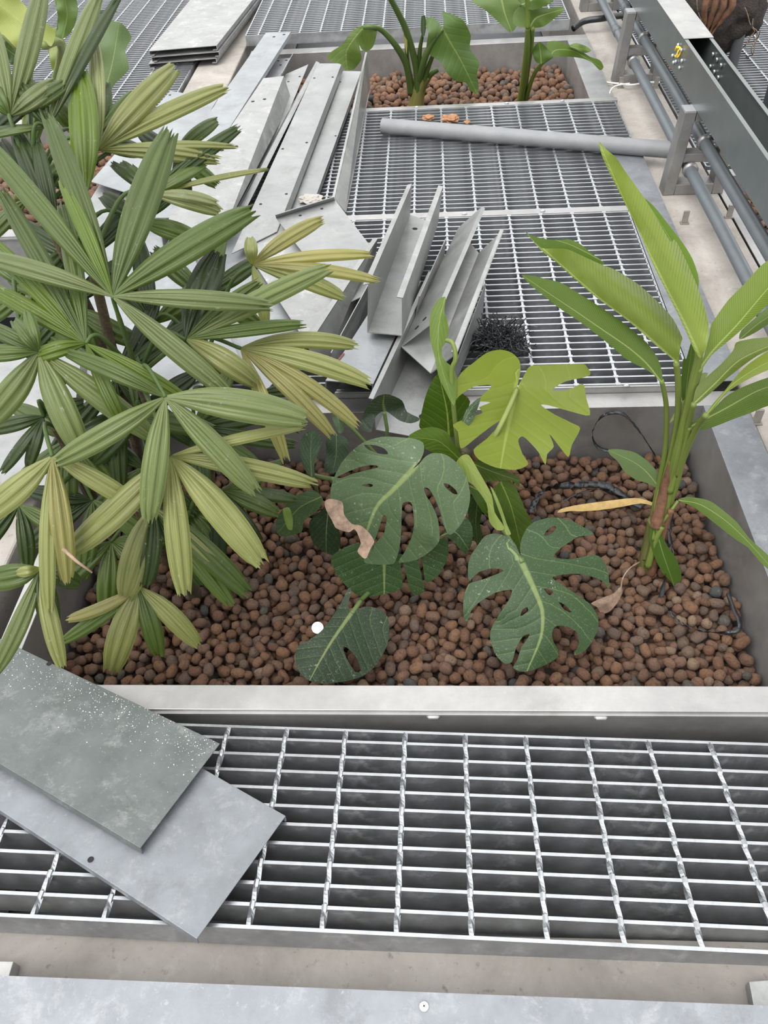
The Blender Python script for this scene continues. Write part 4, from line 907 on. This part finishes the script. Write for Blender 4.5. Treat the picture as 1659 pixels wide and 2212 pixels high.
for (nm, pts, mid, cc, a, b, fo, mt) in (
 ('leaf', [(800,140),(765,190),(742,250),(724,330),(720,385),(800,388),(870,425),(905,360),(945,265),(900,222),(850,190)], [(850,420),(840,300),(805,145)], BG, 1.60, 1.52, .2, 'monstera_b'),
 ('leaf', [(665,425),(720,388),(780,378),(840,400),(870,450),(905,505),(890,528),(800,505),(735,470)], [(895,520),(800,440),(670,425)], (0.07,0.12,0.015), 1.56, 1.48, .3, 'monstera_b'),
 ('leaf', [(940,530),(1050,545),(1110,575),(1165,605),(1162,650),(1130,618),(1020,622),(960,585)], [(940,535),(1050,580),(1165,620)], (0.045,0.075,0.012), 1.52, 1.56, .3, 'monstera_b'),
 ('leaf', [(1060,640),(1110,610),(1150,650),(1190,745),(1215,790),(1238,830),(1190,880),(1165,940),(1120,885),(1050,800),(1035,710)], [(1080,620),(1130,740),(1175,925)], (0.06,0.10,0.018), 1.56, 1.64, .3, 'monstera_b'),
 ('leaf', [(940,640),(1040,660),(1110,640),(1170,700),(1190,760),(1150,820),(1080,800),(1000,760)], [(950,645),(1070,710),(1180,760)], (0.05,0.09,0.014), 1.58, 1.62, .2, 'monstera_b'),
 ('leaf', [(878,548),(905,508),(940,505),(985,580),(1040,680),(1055,760),(1100,832),(1065,840),(1030,800),(1018,720),(960,640),(900,600)], [(910,512),(990,640),(1085,835)], (0.22,0.27,0.075), 1.44, 1.50, .5, 'monstera_b'),
 ('leaf', [(1035,645),(1055,670),(1085,740),(1110,815),(1128,858),(1105,858),(1090,800),(1065,730)], [(1038,648),(1075,730),(1120,858)], (0.20,0.25,0.08), 1.47, 1.51, .3, 'monstera_b'),
 ('leaf', [(322,960),(400,910),(470,900),(640,950),(720,940),(830,870),(848,950),(805,1040),(748,1078),(738,1040),(728,962),(714,975),(728,1050),(740,1112),(700,1132),(672,1102),(650,1000),(632,985),(642,1088),(600,1118),(460,1140),(380,1080),(338,1020)], [(560,860),(560,960),(560,1130)], (0.030,0.058,0.020), 1.52, 1.60, .2, 'monstera'),
 ('leaf', [(810,870),(870,815),(930,788),(955,830),(952,900),(925,948),(880,902),(835,865)], [(815,865),(880,850),(940,930)], DG, 1.50, 1.56, .2, 'monstera'),
 ('leaf', [(935,700),(985,680),(1012,720),(988,800),(1000,870),(975,905),(940,800)], [(980,685),(970,800),(978,900)], (0.03,0.055,0.015), 1.62, 1.70, .2, 'monstera'),
 ('leaf', [(185,440),(215,400),(255,398),(282,430),(270,480),(247,540),(247,602),(222,592),(190,540)], [(235,600),(230,500),(235,400)], (0.05,0.08,0.05), 1.58, 1.54, .3, 'monstera'),
 ('leaf', [(300,430),(345,410),(392,430),(400,480),(380,545),(345,582),(290,577),(300,500)], [(345,415),(345,500),(330,580)], (0.04,0.065,0.04), 1.62, 1.64, .3, 'monstera'),
 ('leaf', [(75,800),(110,740),(170,685),(240,660),(285,700),(262,752),(200,800),(188,850),(90,868)], [(280,690),(180,740),(85,850)], (0.05,0.085,0.035), 1.58, 1.66, .3, 'monstera'),
 ('leaf', [(225,800),(310,740),(352,820),(365,900),(335,955),(245,905)], [(310,745),(300,850),(300,950)], (0.022,0.04,0.02), 1.64, 1.72, .2, 'monstera'),
 ('leaf', [(450,370),(480,290),(530,240),(580,232),(640,260),(662,310),(722,342),(680,362),(630,350),(590,322),(560,306),(522,332),(502,400),(470,396)], [(560,300),(555,270),(560,236)], (0.040,0.058,0.042), 1.66, 1.60, .0, 'monstera'),
 ('leaf', [(895,397),(912,340),(935,290),(992,245),(965,330),(930,382)], [(900,392),(935,320),(985,250)], (0.035,0.06,0.03), 1.50, 1.48, .2, 'monstera'),
 ('leaf', [(105,745),(135,740),(150,790),(148,838),(128,835),(112,790)], [(110,745),(125,790),(145,836)], (0.12,0.17,0.05), 1.52, 1.56, .2, 'monstera_b'),
 ('leaf', [(325,300),(345,290),(380,330),(378,395),(355,405),(330,350)], [(335,295),(355,350),(360,402)], (0.05,0.085,0.04), 1.64, 1.62, .2, 'monstera'),
 ):
    traced(nm, mon, mt, cc, c8(pts), c8(mid), a, b, fold=fo, ripple=0.004)
for pts, r in (([(681,1027,1.6),(700,1032,1.55),(722,1035,1.47)], .0045), ([(692,1095,1.66),(682,1050,1.6),(678,1035,1.56)], .004), ([(830,890,1.61),(836,925,1.63),(842,960,1.66),(900,1080,1.75)], .004), ([(892,1015,1.41),(930,1030,1.5),(985,1080,1.66)], .006), ([(760,1325,1.55),(778,1300,1.57),(790,1286,1.60),(930,1150,1.78)], .005), ([(1128,1215,1.50),(1090,1150,1.56),(1020,1060,1.66)], .005), ([(735,905,1.62),(770,935,1.62),(900,1080,1.74)], .004)):
    stalk('leaf_stalk', mon, pts, r, (0.10,0.14,0.05))
stalk('stem', mon, [(1004,975,1.60),(985,1040,1.68),(985,1150,mdep+.01)], (0.012,0.015), (0.07,0.06,0.03))

# --- paddle-leaf plant at the right ---------------------------------
HB = W(1402, 1232, ZP); hd = pix(HB)[2]
hel = empty('paddle_leaf_plant', HB, 'tall paddle-leaf plant with rolled leaves in the right of the front planter', 'plant')
LG, LG2 = (0.12,0.16,0.022), (0.070,0.110,0.020)
def P6(name, pts, mid, cc, a, b, crop=c6, **kw): return traced(name, hel, kw.pop('mat', 'banana'), cc, crop(pts), crop(mid), a, b, **kw)
ident = lambda p: p
P6('leaf', [(1380,420),(1412,445),(1440,480),(1475,525),(1497,562),(1510,606),(1500,640),(1470,580),(1420,480)], [(1505,620),(1450,520),(1390,425)], (0.085,0.15,0.012), 1.36, 1.29, ident, fold=0.1)
P6('leaf', [(1294,306),(1309,322),(1330,340),(1352,372),(1400,440),(1447,520),(1456,517),(1467,532),(1490,580),(1511,630),(1526,680),(1531,712),(1526,750),(1513,774),(1500,757),(1490,735),(1470,690),(1440,630),(1410,570),(1380,500),(1345,430),(1320,380),(1300,335)], [(1513,772),(1480,700),(1440,622),(1400,540),(1345,425),(1294,308)], (0.155,0.20,0.035), 1.34, 1.22, ident, fold=0.0, roll=0.035, rolls=-0.028, label='tall rolled leaf pointing up')
P6('leaf', [(205,140),(250,165),(340,185),(420,190),(470,185),(530,210),(600,265),(680,325),(660,335),(560,290),(460,245),(380,240),(300,235)], [(680,322),(470,215),(210,142)], (0.075,0.125,0.02), 1.36, 1.27, fold=0.2)
P6('leaf', [(215,150),(300,235),(380,240),(460,245),(560,290),(660,335),(750,370),(890,460),(1000,560),(1090,660),(1145,770),(1140,800),(1130,870),(1125,930),(1105,930),(1090,905),(1000,830),(900,740),(780,640),(640,540),(510,430),(400,330),(300,250)], [(1112,925),(1020,840),(880,715),(640,530),(430,345),(212,148)], (0.125,0.165,0.030), 1.38, 1.26, fold=0.0, roll=0.03, rolls=-0.026, label='rolled leaf leaning left')
P6('leaf', [(185,398),(260,405),(340,425),(420,445),(520,505),(640,580),(760,660),(860,740),(940,810),(1000,900),(1025,980),(1027,1040),(1012,1040),(980,1000),(930,965),(860,930),(800,895),(740,840),(640,760),(520,670),(400,590),(300,510),(240,460)], [(1020,1038),(930,925),(820,830),(660,720),(500,610),(320,490),(188,400)], LG2, 1.40, 1.26, fold=0.35, label='open leaf leaning left below the rolled one')
P6('leaf', [(1245,965),(1280,870),(1308,760),(1318,700),(1345,655),(1420,550),(1520,450),(1600,360),(1659,312),(1760,270),(1840,290),(1800,430),(1720,520),(1659,575),(1580,650),(1480,745),(1400,812),(1320,880),(1265,960)], [(1250,960),(1330,850),(1480,690),(1640,500),(1830,290)], (0.10,0.145,0.014), 1.38, 1.30, fold=0.3, label='broad leaf leaning off to the right')
P6('leaf', [(1490,785),(1500,730),(1590,650),(1659,592),(1760,540),(1760,640),(1659,695),(1580,745)], [(1492,782),(1600,690),(1755,590)], LG2, 1.48, 1.45, fold=0.3)
P6('leaf', [(1212,1172),(1218,1120),(1232,1070),(1290,1010),(1380,930),(1450,850),(1470,802),(1560,780),(1659,770),(1780,740),(1780,830),(1659,850),(1560,905),(1420,1012),(1330,1092),(1250,1160)], [(1214,1170),(1340,1050),(1500,900),(1775,780)], (0.08,0.11,0.016), 1.40, 1.34, fold=0.35)
P6('leaf', [(1285,1240),(1325,1175),(1400,1090),(1500,970),(1600,890),(1760,810),(1760,930),(1659,968),(1560,1012),(1440,1082),(1380,1140),(1330,1205)], [(1290,1235),(1440,1060),(1600,950),(1755,880)], (0.12,0.155,0.02), 1.38, 1.30, fold=-0.2)
P6('leaf', [(1184,1310),(1230,1262),(1310,1222),(1400,1132),(1500,1072),(1659,1012),(1800,980),(1800,1150),(1659,1182),(1560,1222),(1450,1262),(1350,1302),(1270,1326)], [(1190,1308),(1400,1200),(1600,1090),(1795,1030)], LG2, 1.46, 1.34, fold=0.3, label='open leaf lying low over the right rim')
P6('leaf', [(1120,362),(1170,342),(1250,350),(1320,370),(1400,430),(1470,490),(1540,580),(1580,620),(1659,690),(1740,790),(1760,860),(1659,775),(1600,720),(1540,645),(1470,600),(1380,530),(1290,460),(1210,400)], [(1122,362),(1250,385),(1400,480),(1540,610),(1755,850)], LG2, 1.62, 1.42, c9, fold=0.35, label='drooping leaf reaching over the right rim')
P6('leaf', [(705,58),(780,58),(860,75),(930,120),(980,170),(1012,220),(1015,292),(1000,292),(930,258),(870,240),(800,190),(760,130),(715,90)], [(1010,288),(930,190),(850,130),(708,65)], (0.10,0.145,0.06), 1.62, 1.56, c9, fold=0.3, label='small pale leaf near the pebbles')
P6('leaf', [(955,525),(1000,508),(1020,560),(1060,640),(1110,710),(1140,800),(1135,850),(1108,906),(1080,850),(1030,800),(980,700),(950,600)], [(985,515),(1030,680),(1108,900)], (0.05,0.095,0.014), 1.64, 1.70, c9, fold=0.3, label='dark leaf hanging down to the pebbles')
P6('leaf', [(935,362),(860,348),(700,365),(520,390),(425,412),(400,436),(480,426),(540,428),(640,422),(780,402),(900,380),(990,400),(985,385)], [(985,390),(800,380),(410,425)], (0.6,0.4,0.1), 1.68, 1.62, c9, fold=0.4, mat='yellow_leaf', label='withered yellow leaf')
P6('leaf', [(1150,905),(1170,900),(1200,800),(1225,810),(1215,960),(1180,1110),(1150,1180),(1140,1060)], [(1160,1170),(1175,1040),(1205,810)], (0.06,0.10,0.02), 1.48, 1.40, fold=0.3)
P6('leaf', [(1100,1220),(1130,1170),(1180,1120),(1230,1000),(1300,985),(1260,1050),(1190,1160),(1120,1240),(1070,1285)], [(1075,1282),(1160,1170),(1290,990)], (0.25,0.29,0.13), 1.50, 1.42, fold=0.4)
def c6p(l): return [(1060+.36107*x, 450+.36107*y, d) for x, y, d in l]
SG = (0.12,0.155,0.035)
for pts, r in (([(1022,1030,1.40),(1048,1160,1.45),(1052,1300,1.50),(1040,1480,1.56),(1005,1660,1.62),(960,1900,1.68)], (0.0042,0.0065)), ([(1110,925,1.38),(1122,1060,1.42),(1118,1250,1.48),(1085,1450,1.54),(1040,1640,1.60),(955,1960,1.69)], (0.0055,0.008)),
               ([(1232,790,1.34),(1245,880,1.36),(1215,1020,1.40),(1165,1250,1.46),(1110,1480,1.53),(1050,1720,1.62),(930,2100,1.71)], (0.006,0.011)), ([(1250,955,1.38),(1215,1080,1.42),(1180,1240,1.46),(1120,1520,1.55),(1060,1740,1.62),(960,2090,1.71)], (0.006,0.010)),
               ([(1290,1235,1.38),(1225,1330,1.45),(1150,1500,1.53),(1100,1680,1.60),(1020,1900,1.68)], (0.0055,0.008)), ([(1216,1168,1.40),(1180,1300,1.46),(1130,1500,1.54),(1070,1700,1.6)], (0.005,0.007)), ([(1190,1308,1.46),(1160,1420,1.5),(1110,1600,1.57)], (0.005,0.006))):
    stalk('leaf_stalk', hel, c6p(pts), r, SG)
for pts, r in (([(1120,365,1.62),(1060,450,1.63),(1000,540,1.66),(960,700,1.69)], (0.0035,0.005)), ([(1012,290,1.62),(990,400,1.63),(970,600,1.66)], (0.004,0.006)), ([(1025,520,1.64),(985,600,1.66),(940,760,1.70)], (0.006,0.008))):
    stalk('leaf_stalk', hel, [(1060+.36107*x, 950+.36107*y, d) for x, y, d in pts], r, SG)
stalk('dry_sheath', hel, [(1060+.36107*x, 950+.36107*y, d) for x, y, d in [(1090,130,1.55),(1045,280,1.60),(1010,420,1.63),(985,520,1.65)]], (0.008,0.014), (0.2,.1,.04), 'brown_sheath', 9)
stalk('dry_sheath', hel, [(1060+.36107*x, 950+.36107*y, d) for x, y, d in [(1080,420,1.62),(1040,520,1.66),(985,700,1.70),(955,800,1.73)]], (0.006,0.012), (0.2,.1,.04), 'brown_sheath', 9)
stalk('stem', hel, [(1060+.36107*x, 950+.36107*y, d) for x, y, d in [(985,480,1.65),(950,620,1.69),(915,770,1.73),(905,800,1.745)]], (0.016,0.013), (0.10,0.10,0.035))

# --- plants in the rear planter --------------------------------------
EB = W(900, 226, -0.09); ed = pix(EB)[2]
ear = empty('elephant_ear', EB, 'elephant-ear plant with two hanging leaves in the rear planter', 'plant')
EG = (0.075,0.125,0.040)
traced('leaf', ear, 'ear', (0.085,0.125,0.035), c2([(930,172),(925,240),(905,300),(870,328),(835,318),(815,278),(826,330),(832,380),(805,420),(780,446),(730,446),(700,412),(660,402),(625,386),(612,355),(640,330),(700,290),(740,240),(780,190),(830,165),(880,155)]), c2([(850,172),(790,240),(735,330),(740,440)]), ed-.35, ed-.22, fold=0.45, ripple=0.02, label='folded leaf hanging to the left')
traced('leaf', ear, 'ear', EG, c2([(1350,75),(1400,85),(1470,120),(1500,155),(1532,230),(1525,310),(1570,370),(1586,410),(1570,480),(1580,530),(1575,602),(1530,580),(1500,530),(1440,520),(1380,470),(1340,400),(1300,372),(1250,330),(1250,270),(1262,200),(1225,140),(1280,105),(1330,150),(1354,185),(1356,120)]), c2([(1354,187),(1400,270),(1470,390),(1570,595)]), ed-.32, ed-.12, fold=0.3, ripple=0.02, label='broad leaf hanging to the right')
def c2p(l): return [(500+.33755*x, .33755*y, d) for x, y, d in l]
for pts, r in (([(845,175,ed-.35),(900,172,ed-.36),(965,195,ed-.32),(1050,290,ed-.25),(1120,420,ed-.15),(1150,600,ed-.03)], (.007,.016)), ([(1352,186,ed-.32),(1290,260,ed-.28),(1235,380,ed-.2),(1190,560,ed-.05)], (.008,.016)), ([(1000,-40,ed-.5),(1060,70,ed-.4),(1120,200,ed-.3),(1180,420,ed-.15),(1195,600,ed-.04)], (.010,.016)), ([(1230,200,ed-.3),(1205,330,ed-.2),(1200,560,ed-.05)], (.005,.014)), ([(1115,180,ed-.28),(1120,290,ed-.2),(1130,420,ed-.12),(1170,600,ed-.03)], (.006,.012)), ([(1320,445,ed-.12),(1270,480,ed-.1),(1225,560,ed-.05),(1205,640,ed-.01)], (.010,.018)), ([(1290,350,ed-.2),(1245,470,ed-.12),(1205,620,ed-.02)], (.008,.016))):
    stalk('leaf_stalk', ear, c2p(pts), r, (0.07,0.11,0.03))
stalk('stem', ear, c2p([(1245,480,ed-.1),(1200,560,ed-.05),(1180,680,ed+.02)]), (.022,.036), (0.17,0.16,0.05), n=12)
traced('spathe', ear, 'ear', (0.03,0.05,0.025), c2([(1215,110),(1240,100),(1245,180),(1230,240),(1212,200)]), c2([(1230,240),(1228,105)]), ed-.3, ed-.34, fold=.3)
traced('leaf', ear, 'ear', (0.22,0.2,0.06), c2([(1105,170),(1122,180),(1126,260),(1122,350),(1110,290),(1100,230)]), c2([(1118,345),(1112,180)]), ed-.25, ed-.3, fold=.3)
SB = W(1128, 220, -0.09); sd_ = pix(SB)[2]
st2 = empty('paddle_leaf_seedling', SB, 'young paddle-leaf plant at the right end of the rear planter', 'plant')
for pts, mid, cc, a, b in (
 ([(25,150),(30,80),(80,30),(160,25),(240,55),(330,40),(350,70),(300,110),(220,170),(130,180),(60,170)], [(130,178),(180,110),(345,60)], (0.07,0.115,0.02), -.45, -.5),
 ([(-240,0),(-60,-80),(120,-60),(60,60),(70,130),(20,205),(-20,190),(-70,140),(-160,60)], [(-60,-60),(-30,80),(15,200)], (0.10,0.15,0.05), -.42, -.35),
 ([(148,330),(170,285),(200,270),(235,300),(280,358),(250,385),(200,410),(165,390)], [(205,408),(200,330),(190,275)], (0.07,0.12,0.02), -.3, -.33),
 ([(245,270),(300,262),(380,285),(460,325),(520,365),(580,385),(605,430),(580,450),(530,400),(470,375),(400,365),(330,362),(280,365),(245,320)], [(260,365),(300,320),(420,330),(600,440)], (0.075,0.125,0.02), -.3, -.2),
 ([(385,295),(430,275),(500,300),(525,325),(490,340),(440,320)], [(390,298),(520,325)], (0.11,0.16,0.04), -.28, -.25),
 ([(10,-60),(160,-90),(300,-60),(280,10),(200,50),(120,60)], [(60,40),(250,-50)], (0.06,0.1,0.02), -.5, -.55)):
    traced('leaf', st2, 'banana', cc, c3(pts), c3(mid), sd_+a, sd_+b, fold=0.3, ripple=0.01)
def c3p(l): return [(1100+.33695*x, .33695*y, d) for x, y, d in l]
for pts, r in (([(120,175,sd_-.45),(115,300,sd_-.35),(95,500,sd_-.15),(72,655,sd_)], (.010,.016)), ([(150,178,sd_-.45),(140,300,sd_-.33),(110,500,sd_-.13),(90,660,sd_+.01)], (.008,.012)), ([(275,362,sd_-.3),(205,412,sd_-.26),(150,500,sd_-.16),(105,650,sd_)], (.006,.010)), ([(120,180,sd_-.45),(120,60,sd_-.5),(110,-40,sd_-.55)], (.009,.008))):
    stalk('leaf_stalk', st2, c3p(pts), r, (0.12,0.165,0.03))
# --- broad-leaved plant in the left planter --------------------------
BB = Vector((-1.62, 2.75, -0.09)); 
bl = empty('broad_leaf_plant', BB, 'broad-leaved plant in the left planter behind the palm crown', 'plant')
for pts, mid, cc, a, b, mt in (
 ([(-60,-40),(100,-20),(220,100),(300,150),(355,215),(330,295),(280,285),(130,325),(25,225),(-60,180)], [(330,290),(160,160),(-40,0)], (0.24,0.27,0.08), 1.9, 1.85, 'banana'),
 ([(350,-40),(470,-40),(500,70),(470,180),(420,240),(360,240),(370,100)], [(400,240),(430,100),(410,-30)], (0.10,0.15,0.05), 2.1, 2.0, 'banana'),
 ([(690,135),(780,150),(842,238),(802,320),(826,430),(800,475),(720,560),(690,700),(640,600),(620,380),(640,200)], [(660,620),(720,400),(760,160)], (0.11,0.155,0.075), 2.2, 2.1, 'banana'),
 ([(0,250),(60,270),(140,350),(100,420),(0,360)], [(130,380),(0,280)], (0.07,0.11,0.05), 2.0, 1.95, 'banana'),
 ([(300,200),(360,180),(420,280),(440,420),(400,480),(330,440)], [(400,470),(340,200)], (0.2,0.24,0.09), 2.15, 2.1, 'banana'),
 ([(690,590),(718,600),(715,720),(690,790),(675,700)], [(690,780),(705,600)], (0.11,0.16,0.06), 2.3, 2.25, 'banana'),
 ([(590,75),(700,60),(750,75),(700,90),(640,120),(595,130)], [(595,100),(745,75)], (0.06,0.09,0.06), 2.2, 2.3, 'banana')):
    traced('leaf', bl, mt, cc, c1(pts), c1(mid), a, b, fold=0.25, ripple=0.012)
def c1p(l): return [(.33755*x, .33755*y, d) for x, y, d in l]
for pts in ([(20,210,1.93),(120,310,1.95),(190,420,2.1),(250,700,2.5)], [(280,290,1.9),(380,410,2.1),(400,700,2.5)], [(660,620,2.2),(600,760,2.4),(480,900,2.7)]):
    l = c1p(pts); P_ = [WD(*p) for p in l]; P_[-1] = BB+Vector((0.02*len(pts), 0, 0))
    mb = MB().tube(bez(P_, 6), 0.010, 8); mb.uv = [(0.3, 0.5)]*len(mb.v); o = mb.build('leaf_stalk', M['stalk'], bl, True); o.color = (0.16,0.19,0.06,1)

# ------------------------------------------------------------------ small things on the pebbles
def ribbon(name, label, cat, pts, w, mat, grp=None):
    P_ = bez(pts, 6); mb = MB(); n = len(P_); rn = random.Random(len(name)+n)
    for i, p in enumerate(P_):
        t = (P_[min(i+1, n-1)]-P_[max(i-1, 0)]).normalized(); s = t.cross(Vector((0, 0, 1))).normalized()
        a = rn.uniform(-0.5, 0.5)+i*0.1; s2 = (s*math.cos(a)+Vector((0,0,1))*math.sin(a))*w/2
        k = Vector((0,0,0.0012)); mb.v += [tuple(p-s2), tuple(p+s2), tuple(p+s2+k), tuple(p-s2+k)]
    for i in range(n-1):
        for k in range(4): mb.f.append((i*4+k, i*4+(k+1) % 4, i*4+4+(k+1) % 4, i*4+4+k))
    return tag(mb.build(name, M[mat], None, True), label, cat, grp)
zz = ZP+0.018
ribbon('drip_tape', 'wide black plastic tape across the pebbles behind the withered leaf', 'tape', [W(1146,1108,zz),W(1160,1075,zz+.004),W(1185,1055,zz+.01),W(1240,1048,zz+.012),W(1300,1048,zz+.012),W(1330,1060,zz+.008),W(1360,1082,zz+.004)], .017, 'black_pl', 'black tape strips')
ribbon('drip_tape', 'thinner crossing black tape on the pebbles behind the withered leaf', 'tape', [W(1218,1082,zz),W(1250,1066,zz+.008),W(1300,1058,zz+.01),W(1340,1075,zz+.006),W(1385,1095,zz)], .011, 'black_pl', 'black tape strips')
ribbon('drip_tape', 'black tape looping up against the back wall of the front planter', 'tape', [WY(1325,978,1.44),WY(1290,965,1.455),WY(1280,935,1.46),WY(1300,900,1.465),WY(1340,892,1.46),WY(1370,918,1.455),WY(1400,960,1.45),WY(1420,1000,1.44),W(1410,1050,zz)], .009, 'black_pl', 'black tape strips')
ribbon('drip_tape', 'thin black tape curling along the right wall on the pebbles', 'tape', [W(1445,1320,zz),W(1470,1345,zz),W(1510,1362,zz),W(1560,1367,zz),W(1594,1362,zz+.004),W(1596,1340,zz+.01),W(1582,1310,zz+.01),W(1572,1280,zz+.006)], .009, 'black_pl', 'black tape strips')
ribbon('drip_tape', 'black tape hanging beside the paddle-leaf stem', 'tape', [W(1450,1110,zz+.02),W(1446,1150,zz+.008),W(1450,1200,zz),W(1436,1250,zz),W(1428,1290,zz)], .012, 'black_pl', 'black tape strips')
dl = W(1318, 1298, zz+.006)
def px_leaf(name, label, cat, pts, mid, d0, d1, mat):
    e = traced(name, None, mat, (.4,.3,.2), pts, mid, d0, d1, fold=0.5, ripple=0.004); return tag(e, label, cat)
dd = pix(dl)[2]
px_leaf('dry_leaf', 'curled dry brown leaf on the pebbles beside the low split leaf', 'dry leaf', [(1277,1303),(1300,1292),(1325,1282),(1340,1268),(1345,1278),(1335,1300),(1318,1320),(1300,1326),(1290,1312)], [(1340,1270),(1315,1300),(1280,1305)], dd-.01, dd-.005, 'dry_leaf')
tag(MB().tube(bez([W(1341,1275,zz+.01),W(1345,1250,zz+.02),W(1360,1228,zz+.02),W(1382,1214,zz+.01)], 6), .0016, 6).build('dry_stalk', M['dry_leaf'], None, True), 'thin dry stalk arching off the curled dry leaf', 'dry stalk')
wt = W(686, 1356, zz); nrm = Vector((0.1, -0.55, 0.83)).normalized()
tag(MB().tube([wt-nrm*0.001, wt+nrm*0.0015], 0.0125, 24).build('plastic_disc', M['white_pl'], None), 'small white plastic disc on the pebbles left of the dark low leaf', 'disc')
